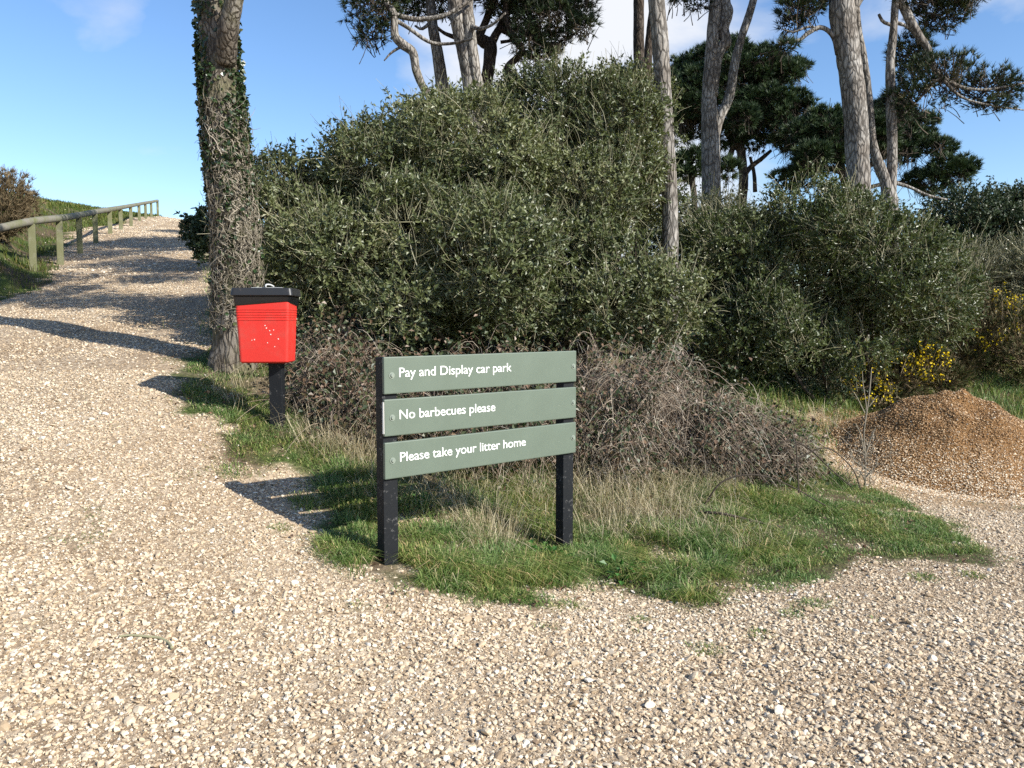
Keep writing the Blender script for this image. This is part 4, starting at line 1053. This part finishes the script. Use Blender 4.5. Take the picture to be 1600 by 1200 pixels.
# tussocks
def tussocks(acc, pts, per, H, spread, w=(.0025, .005), lean=(.25, 1.2)):
    for u, v, s in pts:
        c = hit(u, v); n = int(per * s)
        o = rng.normal(0, spread * s, (n, 2)); az = np.arctan2(o[:, 1], o[:, 0]) + rng.normal(0, .6, n)
        xx, yy = c[0] + o[:, 0], c[1] + o[:, 1]
        add_blades(acc, P3(xx, yy), H * s * rng.uniform(.5, 1.25, n), rng.uniform(*lean, n), rng.uniform(*w, n), az)
tussocks(ga, [(535, 865, .7), (560, 880, .7), (520, 850, .5), (650, 880, .8), (700, 890, 1), (740, 905, .9), (690, 915, .7), (780, 890, .9), (830, 895, 1), (870, 905, .9), (920, 890, 1), (960, 880, .9), (1000, 900, .8), (1060, 905, .9), (1100, 895, 1), (1160, 870, 1), (1180, 845, .9), (1230, 850, .8),
              (660, 840, .7), (700, 840, .8), (480, 790, .5), (520, 765, .7), (560, 790, .8), (540, 740, .8), (1090, 935, .7), (1040, 930, .5), (1210, 800, .9), (1260, 790, .9), (1180, 780, 1), (1240, 760, .9), (1290, 800, .7), (1150, 820, 1), (1080, 850, 1), (1120, 850, .9), (1300, 750, .8), (1030, 840, .9), (1340, 830, .5), (1390, 850, .4), (770, 930, .5), (810, 935, .4)], 620, .17, .10, (.003, .0065), (.5, 1.8))
tussocks(sa, [(505, 700, 1), (540, 705, 1.1), (570, 720, 1), (745, 820, 1), (775, 840, 1), (760, 860, .8), (930, 780, 1.1), (970, 800, 1.1), (1000, 760, 1.1), (1030, 800, 1), (1060, 770, 1), (1120, 760, .8), (950, 840, .9), (720, 780, .8), (840, 780, .8),
              (900, 740, 1), (980, 720, 1), (1070, 730, 1), (1290, 670, 1)], 160, .34, .12, (.002, .0042), (.3, 1.7))
tussocks(ga, [(1105, 1016, .35), (1272, 946, .4), (1185, 992, .3), (890, 946, .35), (362, 738, .5), (440, 826, .3), (1000, 970, .25), (1240, 960, .3), (1440, 905, .4), (1520, 900, .35)], 420, .10, .12, (.003, .0055), (.5, 1.9))
# loose straw through the thicket edges
x, y = scatter(7000, -2.6, 2.0, 5.6, 8.6, lambda x, y: inside(x, y - .5, VEG) & (fbm(np.stack([x * 1.4, y * 1.4, x * 0 + 8], -1), 3) > .5))
add_blades(sa, P3(x, y), rng.uniform(.12, .42, len(x)), rng.uniform(.4, 1.9, len(x)), rng.uniform(.002, .004, len(x)))
# grass behind and right of the heap
x, y = scatter(70000, 2.6, 11, 8.0, 15, fr_); add_blades(ga, P3(x, y), rng.uniform(.08, .24, len(x)) * np.where(y < 9.6, .5, 1), rng.uniform(.2, 1.2, len(x)), rng.uniform(.005, .010, len(x)))
x, y = scatter(30000, -6, 4, 9.0, 20, fr_); add_blades(ga, P3(x, y), rng.uniform(.06, .2, len(x)), rng.uniform(.2, 1.2, len(x)), rng.uniform(.005, .010, len(x)))
o = ga.build('grass', M['grass']); o['kind'] = 'stuff'
o = sa.build('dry_grass', M['straw']); o['kind'] = 'stuff'
ba = Acc()
x, y = scatter(130000, -22, -6, 9, 42, in_bank, 120); cl = fbm(np.stack([x * .9, y * .9, x * 0 + 3], -1), 3); k = rng.random(len(x)) < np.clip((cl - .3) * 4, .15, 1); x, y, cl = x[k], y[k], cl[k]
add_blades(ba, P3(x, y), rng.uniform(.07, .2, len(x)) * (.5 + cl), rng.uniform(.2, 1.2, len(x)), rng.uniform(.008, .016, len(x)) * np.clip(y / 16, .8, 2))
o = ba.build('bank_grass', M['bank_grass']); o['kind'] = 'stuff'
# dead leaves blown into the grass and along its edge
x, y = scatter(2600, -4, 6, 4, 9, lambda x, y: in_veg(x, y + .15, .3)); k = rng.random(len(x)) < .5; x, y = x[k], y[k]
acc = Acc(); P = P3(x, y) + np.array([0, 0, .02]) + np.abs(rng.normal(0, .02, (len(x), 1))) * np.array([0, 0, 1]); D = rdir(len(x)) * np.array([1, 1, .3]); acc.add(*leaves(P, D, rng.uniform(.02, .05, len(x)), rng.uniform(.015, .035, len(x)), .25, np.tile([0, 0, 1.], (len(x), 1))))
o = acc.build('leaf_litter', M['litter']); o['kind'] = 'stuff'

# broad-leaved weeds in the grass
for k, (u, v, lab) in enumerate([(852, 880, 'low clump of broad green weeds at the right post of the sign'), (972, 905, 'low clump of broad green weeds at the grass edge right of the sign'), (668, 800, 'green weed clump in the shade below the sign boards')]):
    c = hit(u, v); n = 46; t = thing('weed_clump', lab, 'plant', onground(c[0], c[1]))
    acc = Acc(); o2 = rng.normal(0, .075, (n, 2)); P = P3(c[0] + o2[:, 0], c[1] + o2[:, 1]) + np.array([0, 0, 1]) * rng.uniform(.03, .12, n)[:, None]
    acc.add(*leaves(P, np.c_[o2, rng.uniform(-.02, .06, n)] + .03 * rdir(n), rng.uniform(.035, .06, n), rng.uniform(.03, .05, n), .15, np.tile([0, 0, 1.], (n, 1))))
    adopt(acc.build('leaves', M['weed']), t)
    acc = Acc(); Bq = P.copy(); Bq[:, :2] = c[:2] + o2 * .3; Bq[:, 2] = height(Bq[:, 0], Bq[:, 1]); acc.add(*twigs(Bq, (Bq + P) / 2 + np.array([0, 0, .02]), P, .002, .0012, 3)); adopt(acc.build('stalks', M['weed']), t)

# ------------------------------------------------------------------ heap of chippings
def heap():
    c = PILE.copy(); c[2] = height(c[0], c[1])
    t = thing('chippings_heap', 'large heap of orange-brown chippings beside the grass on the right', 'heap', c)
    nr, na = 70, 150
    rr = np.linspace(0, 1, nr) ** .8; th = np.linspace(0, 2 * np.pi, na, endpoint=False)
    Rg, Tg = np.meshgrid(rr, th, indexing='ij')
    X = c[0] + 1.46 * Rg * np.cos(Tg); Yy = c[1] + 1.3 * Rg * np.sin(Tg)
    def prof(x, y):
        q = np.hypot((x - c[0]) / 1.46, (y - c[1]) / 1.3)
        q = q + (fbm(np.stack([x * 1.7, y * 1.7, x * 0 + 6], -1), 3) - .5) * .22 * np.clip(q * 2, 0, 1)
        h = .97 * np.clip(1 - q, 0, 1) ** 1.02 * (1 - .10 * np.exp(-(q / .22) ** 2))
        dent = np.exp(-(((x - c[0] + .02) / .16) ** 2 + ((y - c[1] + .24) / .12) ** 2)); h = h - .2 * dent
        d2 = np.exp(-(((x - c[0] + .42) / .12) ** 2 + ((y - c[1] + .35) / .10) ** 2)); h = h - .04 * d2
        h = h + (fbm(np.stack([x * 5, y * 5, x * 0 + 2], -1), 4) - .5) * .15 * np.clip(1.1 - q, 0, 1)
        return height(x, y) + np.maximum(h, -.02) - .012
    Z = prof(X, Yy)
    V = np.stack([X, Yy, Z], -1).reshape(-1, 3)
    i = np.arange(nr - 1)[:, None] * na; j = np.arange(na)[None]; j2 = (j + 1) % na
    q = np.stack([i + j, i + na + j, i + na + j2, i + j2], -1).reshape(-1, 4)
    m, tt, b = mat_new('heap body', .9, .1)
    tt.links.new(ramp(tt, [(.3, (.12, .06, .022)), (.6, (.27, .15, .065)), (.8, (.42, .27, .14))], noise_tex(tt, 55, 6, .75)), b.inputs['Base Color']); bump(tt, b, noise_tex(tt, 70, 5, .7), .8, .02)
    adopt(npmesh('mound', V, [q], m, None, None, True), t)
    n = 70000; a = rng.uniform(0, 2 * np.pi, n); s = rng.random(n) ** .5 * 1.12
    x = c[0] + 1.46 * s * np.cos(a); y = c[1] + 1.3 * s * np.sin(a)
    P = np.stack([x, y, np.maximum(prof(x, y), height(x, y))], -1)
    acc = Acc(); var = np.clip(rng.normal(.52, .28, n) + np.clip((.35 - (P[:, 2] - c[2])) * 1.0, -.1, .35), 0, 1)
    scatter_stones(acc, P, rng.uniform(.005, .016, n), var, SH_LO, .2)
    o = adopt(acc.build('chippings', M['chip']), t); o['kind'] = 'stuff'
    # chips and gravel spilt in front
    return t
heap()
n = 9000; x = PILE[0] + rng.normal(.5, 1.3, n); y = PILE[1] - 1.0 + rng.normal(0, .6, n); k = ~in_veg(x, y, .1); x, y = x[k], y[k]
acc = Acc(); scatter_stones(acc, P3(x, y), rng.uniform(.006, .02, len(x)), np.clip(rng.normal(.7, .2, len(x)), 0, 1), SH_LO)
o = acc.build('spilt_chippings', M['chip']); o['kind'] = 'stuff'

# bare sapling in front of the heap
c = hit(1352, 765); t = thing('bare_sapling', 'leafless pale sapling with forked twigs in front of the chippings heap', 'plant', onground(c[0], c[1]))
acc = Acc(); Y = c[1]
for pts in ([(1352, 770, 4), (1352, 720, 3.5), (1350, 680, 3), (1352, 640, 2.5), (1349, 600, 2), (1347, 580, 1.3)], [(1352, 660, 4), (1357, 630, 3), (1360, 600, 3), (1362, 575, 2)], [(1351, 705, 4), (1345, 680, 3), (1338, 662, 2)],
            [(1352, 715, 4), (1360, 690, 3), (1367, 668, 2)], [(1353, 730, 4), (1335, 720, 3), (1328, 700, 2)], [(1350, 645, 3), (1342, 625, 2), (1334, 612, 2)], [(1352, 750, 4), (1340, 735, 3), (1330, 738, 2)], [(1353, 745, 4), (1368, 730, 3), (1372, 715, 2)], [(1357, 635, 3), (1366, 622, 2), (1372, 618, 2)]):
    limb(acc, [(u + rng.normal(0, 1), v, w * .7) for u, v, w in pts], Y, .03, 5, 0)
n = 110; q = at(1350, 725, Y) + rng.normal(0, 1, (n, 3)) * np.array([.10, .08, .16]); d = rdir(n) * .15 + np.array([0, 0, .06]); acc.add(*twigs(q - d * .3, q + .04 * rdir(n), q + d, .003, .0014, 3))
adopt(acc.build('stem', M['ivy_stem']), t)

# fallen stick on the gravel
c = hit(230, 1000); t0 = [hit(u, v) + np.array([0, 0, .014]) for u, v in ((186, 999), (205, 997), (228, 999), (248, 1001), (262, 1008), (269, 1017))]
acc = Acc(); V, f = tube(catmull(np.array(t0), 40), np.linspace(.005, .008, 40), 7, .1, 20); acc.add(V - t0[2], f, .6)
s_ = acc.build('fallen_stick', M['twig_pale'], None, True); s_.location = [float(k) for k in t0[2]]; s_['label'] = 'short bent mossy stick lying on the gravel at lower left'; s_['category'] = 'stick'
